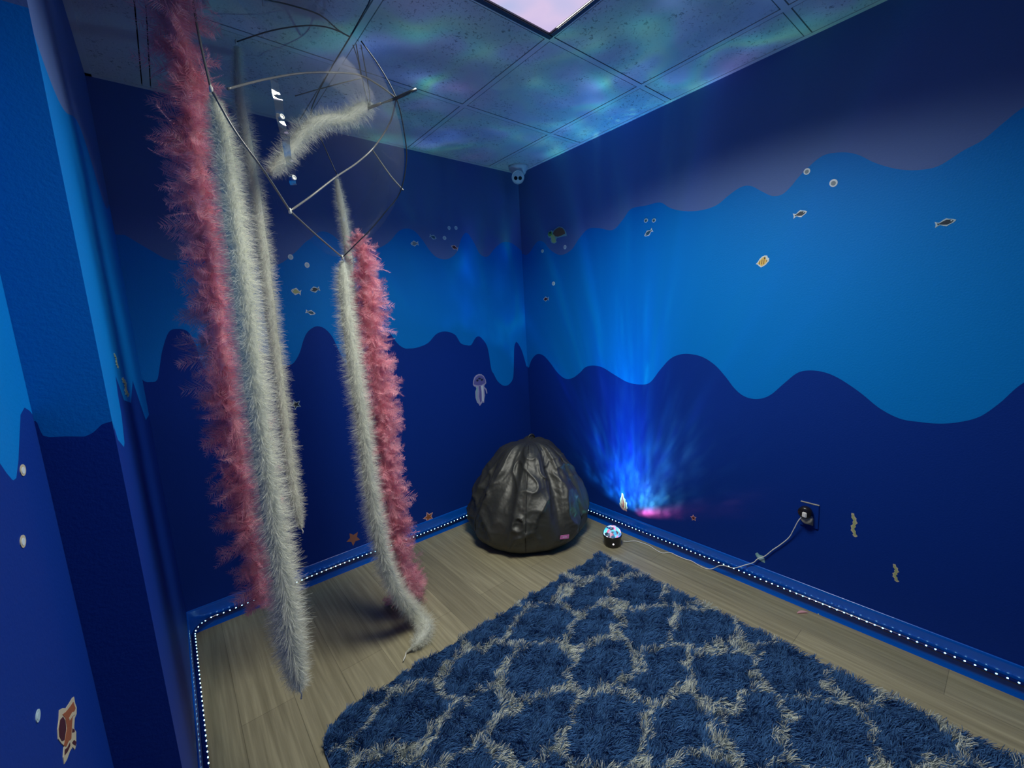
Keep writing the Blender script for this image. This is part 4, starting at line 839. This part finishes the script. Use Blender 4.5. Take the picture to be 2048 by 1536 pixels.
        L_ = []; Rr_ = []
        for i in range(17):
            y = 1 - i / 8; c0 = 0.30 * math.sin(y * 5) - 0.2 * y; wd_ = 0.62 * (0.78 + 0.30 * math.cos(i * math.pi * .66)) * (0.5 if i in (0, 16) else 1)
            L_.append((c0 - wd_, y)); Rr_.append((c0 + wd_, y))
        r = slab('seaweed_decal', [L_ + Rr_[::-1]], w, h, DM[c.get('b', 'cream')], *LV[0], mtx=mt)
        L_ = [(x * .6 + 0.12 * math.sin(y * 1.6) * -1, y * .88) for x, y in L_]; Rr_ = [(x * .6 + 0.12 * math.sin(y * 1.6) * -1, y * .88) for x, y in Rr_]
        slab('leaf_print', [L_ + Rr_[::-1]], w, h, DM[c.get('i', 'olive')], *LV[1], parent=r)
    elif kind == 'octopus':
        o_ = [(-.4, .98), (-.15, .8), (.1, .55), (.5, .38), (.85, .25), (1, .15), (.95, -.05), (1, -.3), (.85, -.42), (.6, -.35), (.35, -.5), (.45, -.75), (.2, -1), (0, -.98), (-.1, -.75), (-.4, -.6), (-.75, -.52), (-1, -.4), (-.95, -.2), (-.7, -.05), (-.85, .2), (-.98, .5), (-.85, .72), (-.6, .82)]
        r = slab('octopus_decal', [o_], w, h, DM['cream'], *LV[0], mtx=mt)
        slab('mantle', [[(-.9, .5), (-.8, .68), (-.55, .75), (-.3, .62), (-.2, .35), (-.3, .15), (-.6, .05), (-.8, .22)]], w, h, DM['maroon'], *LV[1], parent=r)
        slab('body_print', [[(-.3, .7), (0, .5), (.4, .3), (.8, .12), (.85, -.2), (.5, -.1), (.2, -.25), (-.1, -.45), (-.3, -.3), (-.6, -.2), (-.75, 0), (-.5, .02), (-.2, .1), (-.15, .4)]], w, h, DM['orange'], *LV[1], parent=r)
        for sh in ([(-.85, -.25), (-.6, -.4), (-.3, -.5), (-.25, -.42), (-.55, -.3), (-.75, -.15)], [(-.1, -.6), (.1, -.7), (.25, -.95), (.12, -.95), (0, -.78)], [(.1, -.4), (.3, -.6), (.35, -.55), (.2, -.35)]):
            slab('tentacle', [sh], w, h, DM['maroon'], *LV[1], parent=r)
        slab('tentacle', [[(.1, .15), (.5, 0), (.75, -.25), (.68, -.28), (.4, -.08), (.1, .05)]], w, h, DM['cream'], *LV[2], parent=r)
    tag(r, label, cat, group); return r
R_ = math.radians
# name order follows DB / DR / DN / DS above
lb = ['dark oval fish sticker leftmost of the fish right of the boas on the back wall', 'pale fish sticker with a dark head, highest fish on the back wall', 'white bubble sticker between the two small fish on the back wall',
      'left one of the top pair of bubble stickers on the back wall', 'right one of the top pair of bubble stickers on the back wall', 'reddish dark fish sticker below the three bubbles on the back wall',
      'round bubble sticker behind the boas, the higher of two there', 'round bubble sticker behind the boas, the lower of two there', 'yellowish grey fish sticker with a dark eye patch seen between the boas',
      'dark navy fish sticker with a white outline seen between the boas', 'thin pale fish sticker with a dark head below the dark one between the boas', 'faint pale starfish sticker half hidden beside the back white boa',
      'lilac jellyfish sticker with long pale tentacles on the navy part of the back wall', 'brown starfish sticker just above the baseboard between the boas and the bean bag', 'faint brown starfish sticker low on the back wall left of the white boa']
cc = [dict(b='pale', i='grey'), dict(b='pale', i='teal2'), {}, {}, {}, dict(b='pink', i='maroon'), dict(b='white', i='pale'), dict(b='white', i='pale'), dict(b='white', i='olive'), dict(b='pale', i='dark'), dict(b='white', i='teal2'), dict(b='pale', i='dark'), {}, dict(b='pink', i='orange'), dict(b='star', i='star')]
gr = {'bubble': 'bubble stickers on the walls', 'fish': 'small fish stickers on the walls', 'starfish': 'starfish stickers on the walls', 'seaweed': 'seaweed stickers on the walls'}
rots = [0.1, 0.35, 0, 0, 0, -0.35, 0, 0, -0.25, 0.2, -0.3, 0.2, 0, 0.1, 0.3]
rots[1] = -0.3; flips = [0, 1, 0, 0, 0, 0, 0, 0, 0, 0, 1, 0, 0, 0, 0]
for i, (k, u, z, w, h) in enumerate(DB): decal(k, 'B', u, z, w, h, lb[i], 'wall sticker', gr.get(k), rot=rots[i], flip=bool(flips[i]), cols=cc[i])
lb = ['green sea turtle sticker with a brown shell high on the right wall near the corner', 'small white bubble sticker just below the turtle', 'tiny bubble sticker below and left of the turtle, nearest the corner', 'tiny bubble sticker above the small dark fish near the corner',
      'small dark fish sticker lowest in the group under the turtle', 'small dark blue fish sticker below the wave crest near the faint bubbles', 'left one of two faint pale bubble stickers above the small blue fish', 'right one of two faint pale bubble stickers above the small blue fish',
      'round grey-centred bubble sticker on the edge of the big wave crest', 'larger grey-centred bubble sticker inside the big wave crest', 'dark fish sticker with a bright white outline under the two big bubbles', 'long pale fish sticker with a dark head near the right edge',
      'yellow striped angelfish sticker with a white outline on the azure wall', 'red branching coral sticker beside the projector glow', 'small dark red starfish sticker on the navy wall right of the projector glow', 'pale green shell sticker behind the white cable above the baseboard',
      'longer yellow-green seaweed sticker right of the outlet', 'shorter yellow-green seaweed sticker, lower and farther right than the longer one']
cc = [{}, {}, {}, {}, dict(b='pale', i='maroon'), dict(b='white', i='teal2'), dict(b='pale', i='teal2'), dict(b='pale', i='teal2'), dict(b='white', i='grey'), dict(b='white', i='grey'), dict(b='white', i='dark'), dict(b='pale', i='dark'), {}, {}, dict(b='pink', i='maroon'), {}, {}, {}]
rots = [0, 0, 0, 0, 0, 0.45, 0, 0, 0.4, 0.5, 0.15, 0.12, 0, 0, 0, 0, 0, 0]; flips = [0, 0, 0, 0, 0, 0, 0, 0, 0, 0, 1, 1, 0, 0, 0, 0, 0, 0]
for i, (k, u, z, w, h) in enumerate(DR): decal(k, 'R', u, z, w, h, lb[i], 'wall sticker', gr.get(k), rot=rots[i], flip=bool(flips[i]), cols=cc[i])
lb = ['upper white oval bubble sticker on the near left wall', 'middle white oval bubble sticker on the near left wall', 'lowest grey oval bubble sticker beside the octopus', 'orange and cream octopus sticker low on the near left wall']
for i, (k, u, z, w, h) in enumerate(DN): decal(k, 'N', u, z, w, h, lb[i], 'wall sticker', gr.get(k), cols=dict(b='cream', i='white') if i < 2 else dict(b='pale', i='pale'))
lb = ['thin greenish seaweed sticker on the narrow left wall, the upper one', 'thin greenish seaweed sticker on the narrow left wall, the lower one']
for i, (k, u, z, w, h) in enumerate(DS): decal(k, 'S', u, z, w, h, lb[i], 'wall sticker', gr.get(k), cols=dict(b='teal', i='olive'))
bpy.context.view_layer.update()
